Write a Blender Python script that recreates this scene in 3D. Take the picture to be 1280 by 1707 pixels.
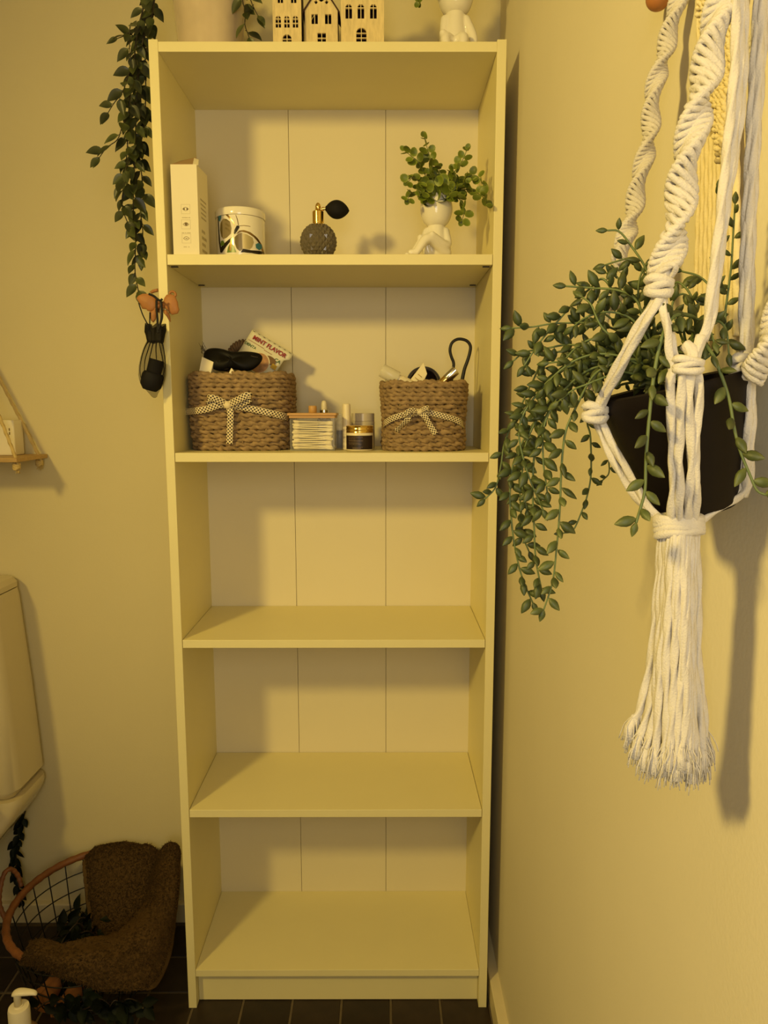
import bpy, bmesh, math, random
from math import sin, cos, pi, sqrt, atan2
from mathutils import Vector, Matrix, noise
from mathutils.geometry import delaunay_2d_cdt

scene = bpy.context.scene
for _o in list(bpy.data.objects):
    bpy.data.objects.remove(_o, do_unlink=True)
COL = scene.collection
random.seed(11)

# ------------------------------------------------------------------ camera
CAM = Vector((0.39163, -1.32167, 1.19551))
PITCH, YAW, ROLL, FPX = 0.13972, 0.00178, 0.00058, 1219.2755
cd = bpy.data.cameras.new('camera')
cd.sensor_fit = 'VERTICAL'
cd.sensor_height = 24.0
cd.lens = 24.0 * FPX / 1707.0
cd.clip_start = 0.02
cam = bpy.data.objects.new('camera', cd)
COL.objects.link(cam)
_Rz = Matrix(((cos(YAW), -sin(YAW), 0), (sin(YAW), cos(YAW), 0), (0, 0, 1)))
_Rx = Matrix(((1, 0, 0), (0, cos(PITCH), -sin(PITCH)), (0, sin(PITCH), cos(PITCH))))
_Ry = Matrix(((cos(ROLL), 0, -sin(ROLL)), (0, 1, 0), (sin(ROLL), 0, cos(ROLL))))
RV = _Ry @ _Rx @ _Rz                        # world -> (right, forward, up)
_right, _fwd, _up = RV[0], RV[1], RV[2]
cam.matrix_world = Matrix(((_right[0], _up[0], -_fwd[0], CAM[0]),
                           (_right[1], _up[1], -_fwd[1], CAM[1]),
                           (_right[2], _up[2], -_fwd[2], CAM[2]),
                           (0, 0, 0, 1)))
scene.camera = cam

# ------------------------------------------------------------------ light
world = bpy.data.worlds.new('world')
scene.world = world
world.use_nodes = True
world.node_tree.nodes['Background'].inputs[0].default_value = (0.5, 0.5, 0.5, 1)
world.node_tree.nodes['Background'].inputs[1].default_value = 0.0

LAMP_POS = (-0.75, -1.60, 1.93)
ld = bpy.data.lights.new('bathroom_spot', 'SPOT')
ld.spot_size = math.radians(110)
ld.spot_blend = 1.0
ld.energy = 110.0
ld.color = (1.0, 0.735, 0.20)
ld.shadow_soft_size = 0.10
lo = bpy.data.objects.new('bathroom_spot', ld)
lo.location = LAMP_POS
lo.rotation_euler = (Vector((0.62, -0.62, 1.24)) - Vector(LAMP_POS)).to_track_quat('-Z', 'Y').to_euler()
COL.objects.link(lo)

# added soft fill from behind the camera, set in a made-up window
wd = bpy.data.lights.new('fill_light', 'AREA')
wd.shape = 'RECTANGLE'
wd.size, wd.size_y = 0.46, 0.85
wd.energy = 6.6
wd.color = (1.0, 0.93, 0.80)
wo = bpy.data.objects.new('fill_light', wd)
wo.location = (0.34, -1.81, 1.30)
wo.rotation_euler = (pi / 2, 0, 0)
COL.objects.link(wo)

vs = scene.view_settings
scene.display_settings.display_device = 'sRGB'
vs.view_transform = 'Standard'
vs.look = 'None'
vs.exposure = -0.10
vs.gamma = 1.0
vs.use_curve_mapping = False


# ------------------------------------------------------------------ picture <-> place helpers
def _ray(px, py):
    return RV.transposed() @ Vector(((px - 640) / FPX, 1.0, (853.5 - py) / FPX))

def PX(px, py, x):
    r = _ray(px, py); return CAM + r * ((x - CAM[0]) / r[0])

def PY(px, py, y):
    r = _ray(px, py); return CAM + r * ((y - CAM[1]) / r[1])

def PZ(px, py, z):
    r = _ray(px, py); return CAM + r * ((z - CAM[2]) / r[2])

def PD(px, py, d):
    return PY(px, py, CAM[1] + d)


# ------------------------------------------------------------------ materials
MATS = {}

def mat(name, col, rough=0.5, spec=0.5, metal=0.0, noise_amt=0.0, noise_scale=20.0, bump=0.0, bump_scale=200.0,
        trans=0.0, ior=1.45, alpha=1.0, rnd=0.0, sheen=0.0, sss=0.0, coat=0.0, stretch=(1, 1, 1)):
    if name in MATS:
        return MATS[name]
    m = bpy.data.materials.new(name)
    m.use_nodes = True
    nt = m.node_tree
    b = nt.nodes['Principled BSDF']
    b.inputs['Base Color'].default_value = (*col, 1)
    b.inputs['Roughness'].default_value = rough
    b.inputs['Specular IOR Level'].default_value = spec
    b.inputs['Metallic'].default_value = metal
    b.inputs['IOR'].default_value = ior
    if trans: b.inputs['Transmission Weight'].default_value = trans
    if alpha < 1: b.inputs['Alpha'].default_value = alpha
    if sheen: b.inputs['Sheen Weight'].default_value = sheen
    if coat:
        b.inputs['Coat Weight'].default_value = coat
        b.inputs['Coat Roughness'].default_value = 0.06
    if sss:
        b.inputs['Subsurface Weight'].default_value = sss
        b.inputs['Subsurface Radius'].default_value = (0.004, 0.003, 0.002)
        b.inputs['Subsurface Scale'].default_value = 1.0
    tc = nt.nodes.new('ShaderNodeTexCoord')
    mp = nt.nodes.new('ShaderNodeMapping')
    mp.inputs['Scale'].default_value = stretch
    nt.links.new(tc.outputs['Object'], mp.inputs[0])
    last = None
    if noise_amt:
        n = nt.nodes.new('ShaderNodeTexNoise')
        n.inputs['Scale'].default_value = noise_scale
        n.inputs['Detail'].default_value = 4
        nt.links.new(mp.outputs[0], n.inputs['Vector'])
        mr = nt.nodes.new('ShaderNodeMapRange')
        mr.inputs['From Min'].default_value = 0.25
        mr.inputs['From Max'].default_value = 0.75
        mr.inputs['To Min'].default_value = 1 - noise_amt
        mr.inputs['To Max'].default_value = 1 + noise_amt
        nt.links.new(n.outputs['Fac'], mr.inputs['Value'])
        last = mr.outputs[0]
    if rnd:
        oi = nt.nodes.new('ShaderNodeObjectInfo')
        mr2 = nt.nodes.new('ShaderNodeMapRange')
        mr2.inputs['To Min'].default_value = 1 - rnd
        mr2.inputs['To Max'].default_value = 1 + rnd
        nt.links.new(oi.outputs['Random'], mr2.inputs['Value'])
        if last:
            mm = nt.nodes.new('ShaderNodeMath'); mm.operation = 'MULTIPLY'
            nt.links.new(last, mm.inputs[0]); nt.links.new(mr2.outputs[0], mm.inputs[1])
            last = mm.outputs[0]
        else:
            last = mr2.outputs[0]
    if last:
        vm = nt.nodes.new('ShaderNodeVectorMath'); vm.operation = 'SCALE'
        vm.inputs[0].default_value = col
        nt.links.new(last, vm.inputs['Scale'])
        nt.links.new(vm.outputs[0], b.inputs['Base Color'])
    if bump:
        n2 = nt.nodes.new('ShaderNodeTexNoise')
        n2.inputs['Scale'].default_value = bump_scale
        n2.inputs['Detail'].default_value = 3
        nt.links.new(mp.outputs[0], n2.inputs['Vector'])
        bp = nt.nodes.new('ShaderNodeBump')
        bp.inputs['Strength'].default_value = bump
        bp.inputs['Distance'].default_value = 0.002
        nt.links.new(n2.outputs['Fac'], bp.inputs['Height'])
        nt.links.new(bp.outputs[0], b.inputs['Normal'])
    MATS[name] = m
    return m


# ------------------------------------------------------------------ mesh helpers
def put(name, me, m, parent=None, label=None):
    o = bpy.data.objects.new(name, me)
    if m is not None and not me.materials:
        me.materials.append(m)
    if parent is not None:
        o.parent = parent
    COL.objects.link(o)
    if label: o['label'] = label
    return o

def world_loc(o):
    v = Vector((0, 0, 0))
    while o is not None:
        v += o.location; o = o.parent
    return v

def tag(o, label, cat, group=None, kind=None):
    o['label'] = label
    o['category'] = cat
    if group: o['group'] = group
    if kind: o['kind'] = kind
    return o

def thing(name, label, cat, loc, group=None):
    o = bpy.data.objects.new(name, None)
    o.empty_display_size = 0.02
    o.location = loc
    COL.objects.link(o)
    return tag(o, label, cat, group)


class MB:
    """collects geometry in world coordinates; build() makes ONE mesh object"""
    def __init__(self):
        self.v, self.f, self.uv, self.mi = [], [], {}, {}

    def add(self, vs, fs, m=0):
        b = len(self.v)
        self.v += [tuple(p) for p in vs]
        for f in fs:
            if m: self.mi[len(self.f)] = m
            self.f.append(tuple(b + i for i in f))
        return b

    def box(self, x0, x1, y0, y1, z0, z1, mx=None):
        vs = [Vector((x, y, z)) for x in (x0, x1) for y in (y0, y1) for z in (z0, z1)]
        if mx is not None: vs = [mx @ p for p in vs]
        self.add(vs, [(0, 1, 3, 2), (4, 6, 7, 5), (0, 4, 5, 1), (2, 3, 7, 6), (0, 2, 6, 4), (1, 5, 7, 3)])
        return self

    def grid(self, rows, closed_u=False, closed_v=False, m=0, uv=None):
        nr, nc = len(rows), len(rows[0])
        b = self.add([p for r in rows for p in r], [])
        for i in range(nr if closed_v else nr - 1):
            for j in range(nc if closed_u else nc - 1):
                i2, j2 = (i + 1) % nr, (j + 1) % nc
                if m: self.mi[len(self.f)] = m
                if uv:
                    self.uv[len(self.f)] = (uv(i, j), uv(i, j + 1), uv(i + 1, j + 1), uv(i + 1, j))
                self.f.append((b + i * nc + j, b + i * nc + j2, b + i2 * nc + j2, b + i2 * nc + j))
        return b

    def lathe(self, prof, c=(0, 0, 0), n=32, mx=None, m=0, sx=1, sy=1):
        """prof: list of (r, z)"""
        rows = []
        for r, z in prof:
            row = []
            for k in range(n):
                a = 2 * pi * k / n
                p = Vector((r * cos(a) * sx, r * sin(a) * sy, z))
                if mx is not None: p = mx @ p
                row.append(p + Vector(c))
            rows.append(row)
        b = self.grid(rows, closed_u=True, m=m)
        for idx, flip in ((0, True), (len(rows) - 1, False)):
            if prof[idx][0] > 1e-6:
                ring = [b + idx * n + k for k in range(n)]
                if flip: ring.reverse()
                if m: self.mi[len(self.f)] = m
                self.f.append(tuple(ring))
        return self

    def ball(self, c, r, n=20, k=12, s=(1, 1, 1), mx=None, m=0):
        prof = [(max(1e-7, sin(pi * i / k)), -cos(pi * i / k)) for i in range(k + 1)]
        S = Matrix.Diagonal(Vector((r * s[0], r * s[1], r * s[2])))
        if mx is not None: S = mx @ S
        return self.lathe(prof, c, n, S, m)

    def tube(self, pts, r, n=8, closed=False, lobes=0, lobe_amp=0.0, pitch=0.01, caps=True, m=0, phase=0.0, flat=None):
        pts = [Vector(p) for p in pts]
        N = len(pts)
        rad = r if callable(r) else (lambda t: r)
        tans = []
        for i in range(N):
            if closed: d = pts[(i + 1) % N] - pts[i - 1]
            else: d = pts[min(i + 1, N - 1)] - pts[max(i - 1, 0)]
            tans.append(d.normalized() if d.length > 1e-9 else Vector((0, 0, 1)))
        up = Vector((0, 0, 1)) if abs(tans[0].z) < .9 else Vector((1, 0, 0))
        nrm = tans[0].cross(up).normalized()
        rows, s = [], 0.0
        for i in range(N):
            if i:
                s += (pts[i] - pts[i - 1]).length
                nrm = (nrm - tans[i] * nrm.dot(tans[i]))
                nrm = nrm.normalized() if nrm.length > 1e-9 else tans[i].orthogonal().normalized()
            bn = tans[i].cross(nrm)
            R = rad(i / max(1, N - 1))
            tw = phase + 2 * pi * s / pitch if lobes else 0.0
            row = []
            for k in range(n):
                a = 2 * pi * k / n
                rr = R * (1 + lobe_amp * (cos(lobes * a - tw * 1.0) if lobes else 0))
                row.append(pts[i] + nrm * (cos(a) * rr) + bn * (sin(a) * rr))
            rows.append(row)
        b = self.grid(rows, closed_u=True, closed_v=closed, m=m)
        if not closed and caps:
            for idx, flip in ((0, True), (N - 1, False)):
                ring = [b + idx * n + k for k in range(n)]
                if flip: ring.reverse()
                if m: self.mi[len(self.f)] = m
                self.f.append(tuple(ring))
        return self

    def rope(self, pts, r, pitch=None, step=None, n=9, lobes=3, amp=0.16, taper=None):
        pts = resample(pts, step or r * 0.8)
        return self.tube(pts, taper and (lambda t: r * taper(t)) or r, n=n, lobes=lobes, lobe_amp=amp, pitch=(pitch or r * 8) , phase=random.random() * 6)

    def build(self, name, m, parent=None, smooth=True, label=None, bevel=0, segs=2, auto=None, recalc=True):
        off = world_loc(parent) if parent is not None else Vector((0, 0, 0))
        me = bpy.data.meshes.new(name)
        me.from_pydata([tuple(Vector(p) - off) for p in self.v], [], self.f)
        ms = m if isinstance(m, (list, tuple)) else [m]
        for x in ms: me.materials.append(x)
        for fi, k in self.mi.items(): me.polygons[fi].material_index = k
        if self.uv:
            ul = me.uv_layers.new(name='UVMap')
            for fi, uvs in self.uv.items():
                p = me.polygons[fi]
                for q, li in enumerate(p.loop_indices): ul.data[li].uv = uvs[q]
        if recalc and not self.uv:
            bm = bmesh.new(); bm.from_mesh(me)
            bmesh.ops.recalc_face_normals(bm, faces=bm.faces)
            bm.to_mesh(me); bm.free()
        for p in me.polygons: p.use_smooth = smooth
        if smooth and auto is not None:
            me.set_sharp_from_angle(angle=math.radians(auto))
        o = put(name, me, None, parent, label)
        if bevel:
            bv = o.modifiers.new('bevel', 'BEVEL')
            bv.width = bevel; bv.segments = segs; bv.limit_method = 'ANGLE'
            bv.harden_normals = False
        return o


def catmull(pts, n_per=8):
    pts = [Vector(p) for p in pts]
    if len(pts) < 3: return pts
    P = [pts[0] * 2 - pts[1]] + pts + [pts[-1] * 2 - pts[-2]]
    out = []
    for i in range(1, len(P) - 2):
        a, b, c, d = P[i - 1], P[i], P[i + 1], P[i + 2]
        for k in range(n_per):
            t = k / n_per
            out.append(0.5 * ((2 * b) + (c - a) * t + (2 * a - 5 * b + 4 * c - d) * t * t + (3 * b - a - 3 * c + d) * t ** 3))
    out.append(pts[-1])
    return out

def resample(pts, step):
    pts = catmull(pts, 10)
    out, acc = [pts[0]], 0.0
    for a, b in zip(pts, pts[1:]):
        L = (b - a).length
        if L < 1e-9: continue
        t = step - acc
        while t <= L:
            out.append(a.lerp(b, t / L)); t += step
        acc = (acc + L) % step if L + acc >= step else acc + L
    if (out[-1] - pts[-1]).length > step * .3: out.append(pts[-1])
    if len(out) < 2: out.append(pts[-1])
    return out

def basis(direction, normal):
    """matrix with local X along direction, local Z along normal-ish"""
    x = Vector(direction).normalized()
    z = Vector(normal) - x * Vector(normal).dot(x)
    z = z.normalized() if z.length > 1e-6 else x.orthogonal().normalized()
    y = z.cross(x)
    return Matrix((x, y, z)).transposed()

def place(name, me, parent, loc, rot3, scale=1.0, m=None):
    o = bpy.data.objects.new(name, me)
    o.parent = parent
    off = world_loc(parent)
    sc = scale if isinstance(scale, (tuple, list)) else (scale, scale, scale)
    o.matrix_basis = Matrix.Translation(Vector(loc) - off) @ rot3.to_4x4() @ Matrix.Diagonal((*sc, 1))
    COL.objects.link(o)
    return o

def poly_mesh(outer, holes=(), z0=0.0, z1=0.001):
    """flat plate with holes: returns (verts, faces) of a prism in local XY, extruded along Z"""
    loops = [list(outer)] + [list(h) for h in holes]
    flat_ = [p for L in loops for p in L]
    n = len(flat_)
    edges, k = [], 0
    for L in loops:
        edges += [(k + i, k + (i + 1) % len(L)) for i in range(len(L))]
        k += len(L)
    cv, ce, cf, ov, oe, of_ = delaunay_2d_cdt([Vector((p[0], p[1])) for p in flat_], edges, [], 0, 1e-7)
    back = [o[0] if o else -1 for o in ov]
    def inside(q, L):
        c = False
        for i in range(len(L)):
            (xa, ya), (xb, yb) = L[i][:2], L[i - 1][:2]
            if (ya > q[1]) != (yb > q[1]) and q[0] < (xb - xa) * (q[1] - ya) / (yb - ya) + xa: c = not c
        return c
    tris = []
    for f in cf:
        q = sum((cv[i] for i in f), Vector((0, 0))) / len(f)
        if inside(q, loops[0]) and not any(inside(q, h) for h in loops[1:]):
            tris.append([back[i] for i in f])
    if z1 == z0:
        return [Vector((p[0], p[1], z0)) for p in flat_], [list(t) for t in tris]
    V = [Vector((p[0], p[1], z0)) for p in flat_] + [Vector((p[0], p[1], z1)) for p in flat_]
    F = [list(t) for t in tris] + [[i + n for i in reversed(t)] for t in tris]
    k = 0
    for L in loops:
        m_ = len(L)
        for i in range(m_):
            F.append([k + i, k + (i + 1) % m_, n + k + (i + 1) % m_, n + k + i])
        k += m_
    return V, F

def text_mesh(body, size, extrude=0.0002, offset=0.0):
    cu = bpy.data.curves.new('txt', 'FONT')
    cu.body = body; cu.size = size; cu.extrude = extrude; cu.offset = offset
    cu.align_x = 'CENTER'; cu.align_y = 'CENTER'
    o = bpy.data.objects.new('txt', cu)
    COL.objects.link(o)
    bpy.context.view_layer.update()
    me = bpy.data.meshes.new_from_object(o.evaluated_get(bpy.context.evaluated_depsgraph_get()))
    V = [v.co.copy() for v in me.vertices]
    F = [list(p.vertices) for p in me.polygons]
    bpy.data.objects.remove(o, do_unlink=True)
    bpy.data.curves.remove(cu)
    bpy.data.meshes.remove(me)
    return V, F

def ellipse(cx, cy, rx, ry, n=16, a0=0, a1=2 * pi, closed=True):
    m = n if closed else n - 1
    return [(cx + rx * cos(a0 + (a1 - a0) * k / m), cy + ry * sin(a0 + (a1 - a0) * k / m)) for k in range(n)]

# ================================================================== the room
WX, WY = 0.627, 0.262          # right wall, back wall
LX, FY, CZ = -1.25, -1.83, 2.45
M_wall = mat('wall_paint', (0.70, 0.61, 0.335), 0.75, 0.25, bump=0.10, bump_scale=260, noise_amt=0.015, noise_scale=6)
M_ceil = mat('ceiling_paint', (0.80, 0.78, 0.72), 0.9)
M_base = mat('baseboard_paint', (0.72, 0.62, 0.36), 0.45, noise_amt=0.03, noise_scale=30)

def structure(name, mb, m, **k):
    o = mb.build(name, m, smooth=False, **k); o['kind'] = 'structure'; return o

structure('wall_back', MB().box(LX - .1, WX + .1, WY, WY + .08, 0, CZ), M_wall)
M_wallr = mat('wall_right_colour', (0.75, 0.68, 0.50), 0.75, 0.25, bump=0.10, bump_scale=260, noise_amt=0.015, noise_scale=6)  # right wall colour, paler and less yellow than the other walls
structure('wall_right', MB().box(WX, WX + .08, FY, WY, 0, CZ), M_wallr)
structure('wall_left', MB().box(LX - .08, LX, FY, WY, 0, CZ), M_wall)
# front wall behind the photographer, with an opening added for the fill light
wf = MB()
wx0, wx1, wz0, wz1 = 0.09, 0.59, 0.86, 1.74
wf.box(LX - .1, wx0, FY - .08, FY, 0, CZ); wf.box(wx1, WX + .1, FY - .08, FY, 0, CZ)
wf.box(wx0, wx1, FY - .08, FY, 0, wz0); wf.box(wx0, wx1, FY - .08, FY, wz1, CZ)
structure('wall_front', wf, M_wall)
fr_ = MB()
for a_ in ((wx0, wx0 + .03, wz0, wz1), (wx1 - .03, wx1, wz0, wz1), (wx0 + .03, wx1 - .03, wz0, wz0 + .03), (wx0 + .03, wx1 - .03, wz1 - .03, wz1)):
    fr_.box(a_[0], a_[1], FY - .06, FY - .02, a_[2], a_[3])
structure('added_window', fr_, M_ceil)  # unseen frame added around the fill light's opening
structure('ceiling', MB().box(LX - .1, WX + .1, FY - .08, WY + .08, CZ, CZ + .06), M_ceil)

# floor: dark slab with grout, single tiles where they can be picked apart
M_grout = mat('floor_grout', (0.115, 0.085, 0.045), 0.9, noise_amt=.2, noise_scale=60)
M_tile = mat('floor_tile', (0.024, 0.015, 0.009), 0.42, 0.4, noise_amt=0.35, noise_scale=25, bump=.15, bump_scale=40, rnd=.25)
fl = structure('floor', MB().box(LX - .1, WX + .1, FY - .08, WY + .08, -0.05, -0.0015), M_grout)
bmt = bmesh.new()
bmesh.ops.create_cube(bmt, size=1.0)
bmesh.ops.scale(bmt, verts=bmt.verts, vec=(.0955, .0955, .006))
bmesh.ops.translate(bmt, verts=bmt.verts, vec=(0, 0, -.003))
bmesh.ops.bevel(bmt, geom=[e for e in bmt.edges if all(v.co.z > -.001 for v in e.verts)], offset=.0012, segments=1, affect='EDGES')
tme = bpy.data.meshes.new('tile'); bmt.to_mesh(tme); bmt.free(); tme.materials.append(M_tile)
for i in range(-6, 6):
    for j in range(-2, 3):
        cx_, cy_ = .057 + .1 * i, -.01 + .1 * j
        if cy_ > .22: continue
        o = place('tile', tme, fl, (cx_, cy_, random.uniform(-.0004, .0002)), Matrix.Rotation(random.uniform(-.004, .004), 3, 'Z'))
far = MB()                                  # tiles further along the floor, out of the picture: one plain piece
for i in range(-9, 6):
    for j in range(-21, 3):
        if -6 <= i < 6 and -2 <= j: continue
        cx_, cy_ = .057 + .1 * i, -.01 + .1 * j
        far.box(max(LX, cx_ - .0478), min(WX, cx_ + .0478), max(FY, cy_ - .0478), min(WY, cy_ + .0478), -.006, 0)
fo = far.build('tile_field', M_tile, fl, smooth=False); fo['kind'] = 'stuff'

structure('baseboard_back', MB().box(LX, WX - .0005, WY - .016, WY + .002, 0, .048), M_base, bevel=.003)
structure('baseboard_right', MB().box(WX - .0195, WX + .002, FY, WY - .0165, 0, .052), M_base, bevel=.002)

# ================================================================== bookcase
W_, D_, H_ = .6, .2422, 1.8083
T_ = .016
M_case = mat('cream_laminate', (0.80, 0.715, 0.37), 0.42, 0.45, noise_amt=.012, noise_scale=14, bump=.03, bump_scale=300)
M_back = mat('white_backboard', (0.76, 0.68, 0.45), 0.5, 0.4, noise_amt=.01, noise_scale=9)
M_dark = mat('dark_fitting', (0.03, 0.018, 0.01), 0.5)
bk = thing('bookcase', 'tall narrow cream bookcase with five open compartments against the wall', 'bookcase', (0.3, .12, 0))
BE = .0007
MB().box(0, T_, 0, D_ + .003, 0, H_).build('side_panel', M_case, bk, False, bevel=BE)
MB().box(W_ - T_, W_, 0, D_ + .003, 0, H_).build('side_panel', M_case, bk, False, bevel=BE)
ZT, Z1, Z2, Z3, Z4, Z0 = 1.8050, 1.4624, 1.1175, .7677, .4271, .0842
MB().box(T_, W_ - T_, 0.0005, D_, ZT - .016, ZT).build('top_panel', M_case, bk, False, bevel=BE)
for z, th in ((Z1, .0178), (Z2, .0165), (Z3, .0155), (Z4, .0155)):
    g = .0008
    MB().box(T_ + g, W_ - T_ - g, 0.001, D_ - .0015, z - th, z).build('shelf', M_case, bk, False, bevel=BE)
MB().box(T_ + .0004, W_ - T_ - .0004, 0.0005, D_, Z0 - .0145, Z0).build('bottom_shelf', M_case, bk, False, bevel=BE)
MB().box(T_ + .0003, W_ - T_ - .0003, .020, .034, .001, Z0 - .0147).build('plinth', M_case, bk, False, bevel=BE)
seam = [T_ - .004, PY(482, 300, D_)[0], PY(643, 700, D_)[0], W_ - T_ + .004]
for a, b in zip(seam, seam[1:]):
    MB().box(a + .0004, b - .0004, D_, D_ + .003, Z0 - .01, ZT - .003).build('back_panel', M_back, bk, False, bevel=.0005)
for px, py, yy in ((285, 443, .012), (329, 472, .205), (814, 441.5, .012), (790, 473, .205)):
    p = PZ(px, py, Z1 - .0178)
    sx = T_ + .010 if px < 500 else W_ - T_ - .010
    MB().box(sx - .006, sx + .006, yy, yy + .004, Z1 - .0198, Z1 - .0181).build('shelf_pin', M_dark, bk, False)

# ================================================================== things on the bookcase
M_white = mat('white_ceramic', (0.86, 0.80, 0.62), 0.14, 0.5, coat=.5)
M_card = mat('white_carton', (0.84, 0.76, 0.52), 0.6, 0.3, noise_amt=.01)
M_print = mat('grey_print', (0.20, 0.14, 0.06), 0.7)
M_printl = mat('pale_print', (0.46, 0.38, 0.20), 0.7)
M_flap_shade = mat('carton_flap_shade', (0.40, 0.26, 0.12), 0.8)  # shade under the lifted lid flap, painted in as brown
M_black = mat('black_rubber', (0.006, 0.005, 0.005), 0.75, 0.3)
M_gold = mat('gold_metal', (0.85, 0.60, 0.18), 0.16, metal=1.0)
M_silver = mat('silver_metal', (0.80, 0.78, 0.74), 0.15, metal=1.0)
M_bamboo = mat('bamboo', (0.55, 0.31, 0.09), 0.45, noise_amt=.12, noise_scale=60, stretch=(1, 8, 8))

def flat(V, F, mb, origin, rot3):
    """add a local-XY shape to mb at origin, oriented by rot3"""
    mb.add([Vector(origin) + rot3 @ Vector(v) for v in V], F)

R_FRONT = Matrix(((1, 0, 0), (0, 0, -1), (0, 1, 0)))       # local x->X, y->Z, z->-Y (towards the camera)

# ---------------- white carton with eye icons
def carton():
    y0 = .008
    a = PY(289.5, 422, y0); b = PY(332.5, 422, y0)
    tl = PY(284.5, 274, y0)
    x0, x1, z0, z1 = a[0], b[0], Z1 + .0002, tl[2]
    # upright box that narrows slightly to the foot, right side turned a little to the camera
    d = .062
    xs = .0035
    t = thing('carton_box', 'tall white cosmetics carton with three eye icons, open at the top', 'box', ((x0 + x1) / 2, y0 + d / 2, z0))
    w = x1 - x0
    mb = MB()
    def wall(p, q, zt, zb=z0, th=.0008):
        (xa, ya), (xb, yb) = p, q
        n = Vector((yb - ya, -(xb - xa), 0)).normalized() * -th
        vs = [(xa, ya, zb), (xb, yb, zb), (xb, yb, zt), (xa, ya, zt)]
        vs += [tuple(Vector(v) + n) for v in vs]
        mb.add(vs, [(0, 1, 2, 3), (7, 6, 5, 4), (0, 4, 5, 1), (1, 5, 6, 2), (2, 6, 7, 3), (3, 7, 4, 0)])
    P0, P1, P2, P3 = (x0, y0), (x1, y0), (x1 + xs, y0 + d), (x0 + xs, y0 + d)
    wall(P0, P1, z1); wall(P1, P2, z1); wall(P2, P3, z1); wall(P3, P0, z1)
    mb.add([(*P0, z0 + .001), (*P1, z0 + .001), (*P2, z0 + .001), (*P3, z0 + .001)], [(3, 2, 1, 0)])
    cbody = mb.build('carton_body', M_card, t, False)
    fl_ = MB()                                     # lid flap lifted at the back, tuck flap at the right
    fl_.add([PY(285.5, 274.3, y0 + .002), PY(321.5, 274.0, y0 + .006), PY(327.5, 262.5, y0 + .058), PY(300, 269.0, y0 + .058)], [(0, 1, 2, 3)])
    f1 = fl_.build('lid_flap', M_flap_shade, t, False)
    sm = f1.modifiers.new('s', 'SOLIDIFY'); sm.thickness = .0006
    f2 = MB()
    f2.add([PY(321, 275.5, y0 + .0005), PY(330.5, 275.5, y0 + .0005), PY(331, 266.5, y0 + .03), PY(323.5, 264.0, y0 + .03)], [(0, 1, 2, 3)])
    f2o = f2.build('side_flap', M_card, t, False)
    sm = f2o.modifiers.new('s', 'SOLIDIFY'); sm.thickness = .0006
    yy = y0 - .0001
    def line_box(cx, cz, w_, h_):
        V, F = poly_mesh([(cx - w_ / 2, cz - h_ / 2), (cx + w_ / 2, cz - h_ / 2), (cx + w_ / 2, cz + h_ / 2), (cx - w_ / 2, cz + h_ / 2)],
                         [[(cx - w_ / 2 + .0003, cz - h_ / 2 + .0003), (cx - w_ / 2 + .0003, cz + h_ / 2 - .0003), (cx + w_ / 2 - .0003, cz + h_ / 2 - .0003), (cx + w_ / 2 - .0003, cz - h_ / 2 + .0003)]], 0, .0001)
        return V, F
    for k, (px, py) in enumerate(((309.3, 348.5), (310, 374), (310.7, 397.5))):
        c = PY(px, py, yy)
        mb1, mb2 = MB(), MB()
        flat(*line_box(0, 0, .0155, .0155), mb2, c, R_FRONT)
        # almond outline
        def almond(s):
            up = [(s * (-.0055 + .011 * i / 10), s * .0034 * sin(pi * i / 10)) for i in range(11)]
            dn = [(s * (.0055 - .011 * i / 10), -s * .0030 * sin(pi * i / 10)) for i in range(1, 10)]
            return up + dn
        flat(*poly_mesh(almond(1), [list(reversed(almond(.80)))], 0, .0001), mb1, c, R_FRONT)
        iris = [ellipse(0, 0, .0026, .0026), ellipse(.0002, .0004, .0027, .0026), ellipse(0, -.0002, .0022, .0006)][k]
        if k == 0:
            flat(*poly_mesh(ellipse(-.0026, 0, .0013, .002), [], 0, .0001), mb1, c, R_FRONT)
            flat(*poly_mesh(ellipse(.0026, 0, .0013, .002), [], 0, .0001), mb1, c, R_FRONT)
        else:
            flat(*poly_mesh(iris, [], 0, .0001), mb1, c, R_FRONT)
        mb1.build('eye_icon', M_print, cbody, False)
        mb2.build('icon_frame', M_printl, cbody, False)
        cc = c + Vector((0, 0, -.0142))
        mb3 = MB()
        wid = (.0155, .0155, .0105)[k]
        n = int(wid / .0011)
        for q in range(n):
            if random.random() < .12: continue
            xx = -wid / 2 + wid * q / n
            flat(*poly_mesh([(xx, -.0006), (xx + .0008, -.0006), (xx + .0008, .0006), (xx, .0006)], [], 0, .0001), mb3, cc, R_FRONT)
        mb3.build('caption_print', M_printl, cbody, False)
    # print on the right side
    side = Vector((xs, d, 0)).normalized()
    R_S = Matrix((side, Vector((0, 0, 1)), side.cross(Vector((0, 0, 1))))).transposed()
    for zz, w0, w1, h in [(z1 - .052 - i * .0075, .016 + i * .0004, .016 + .030, .0028) for i in range(5)] + [(z0 + .012 + i * .011, .018, .045 - (i % 2) * .008, .005) for i in range(4)]:
        ms = MB()
        xx = w0
        while xx < w1:
            s = random.uniform(.002, .005)
            V, F = poly_mesh([(xx, -h / 2), (xx + s, -h / 2 - .001), (xx + s, h / 2 - .001), (xx, h / 2)], [], 0, .0001)
            flat(V, F, ms, Vector((x1 + .0001, y0, zz)), R_S)
            xx += s + .0012
        ms.build('side_print', M_printl, cbody, False)
carton()

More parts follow.
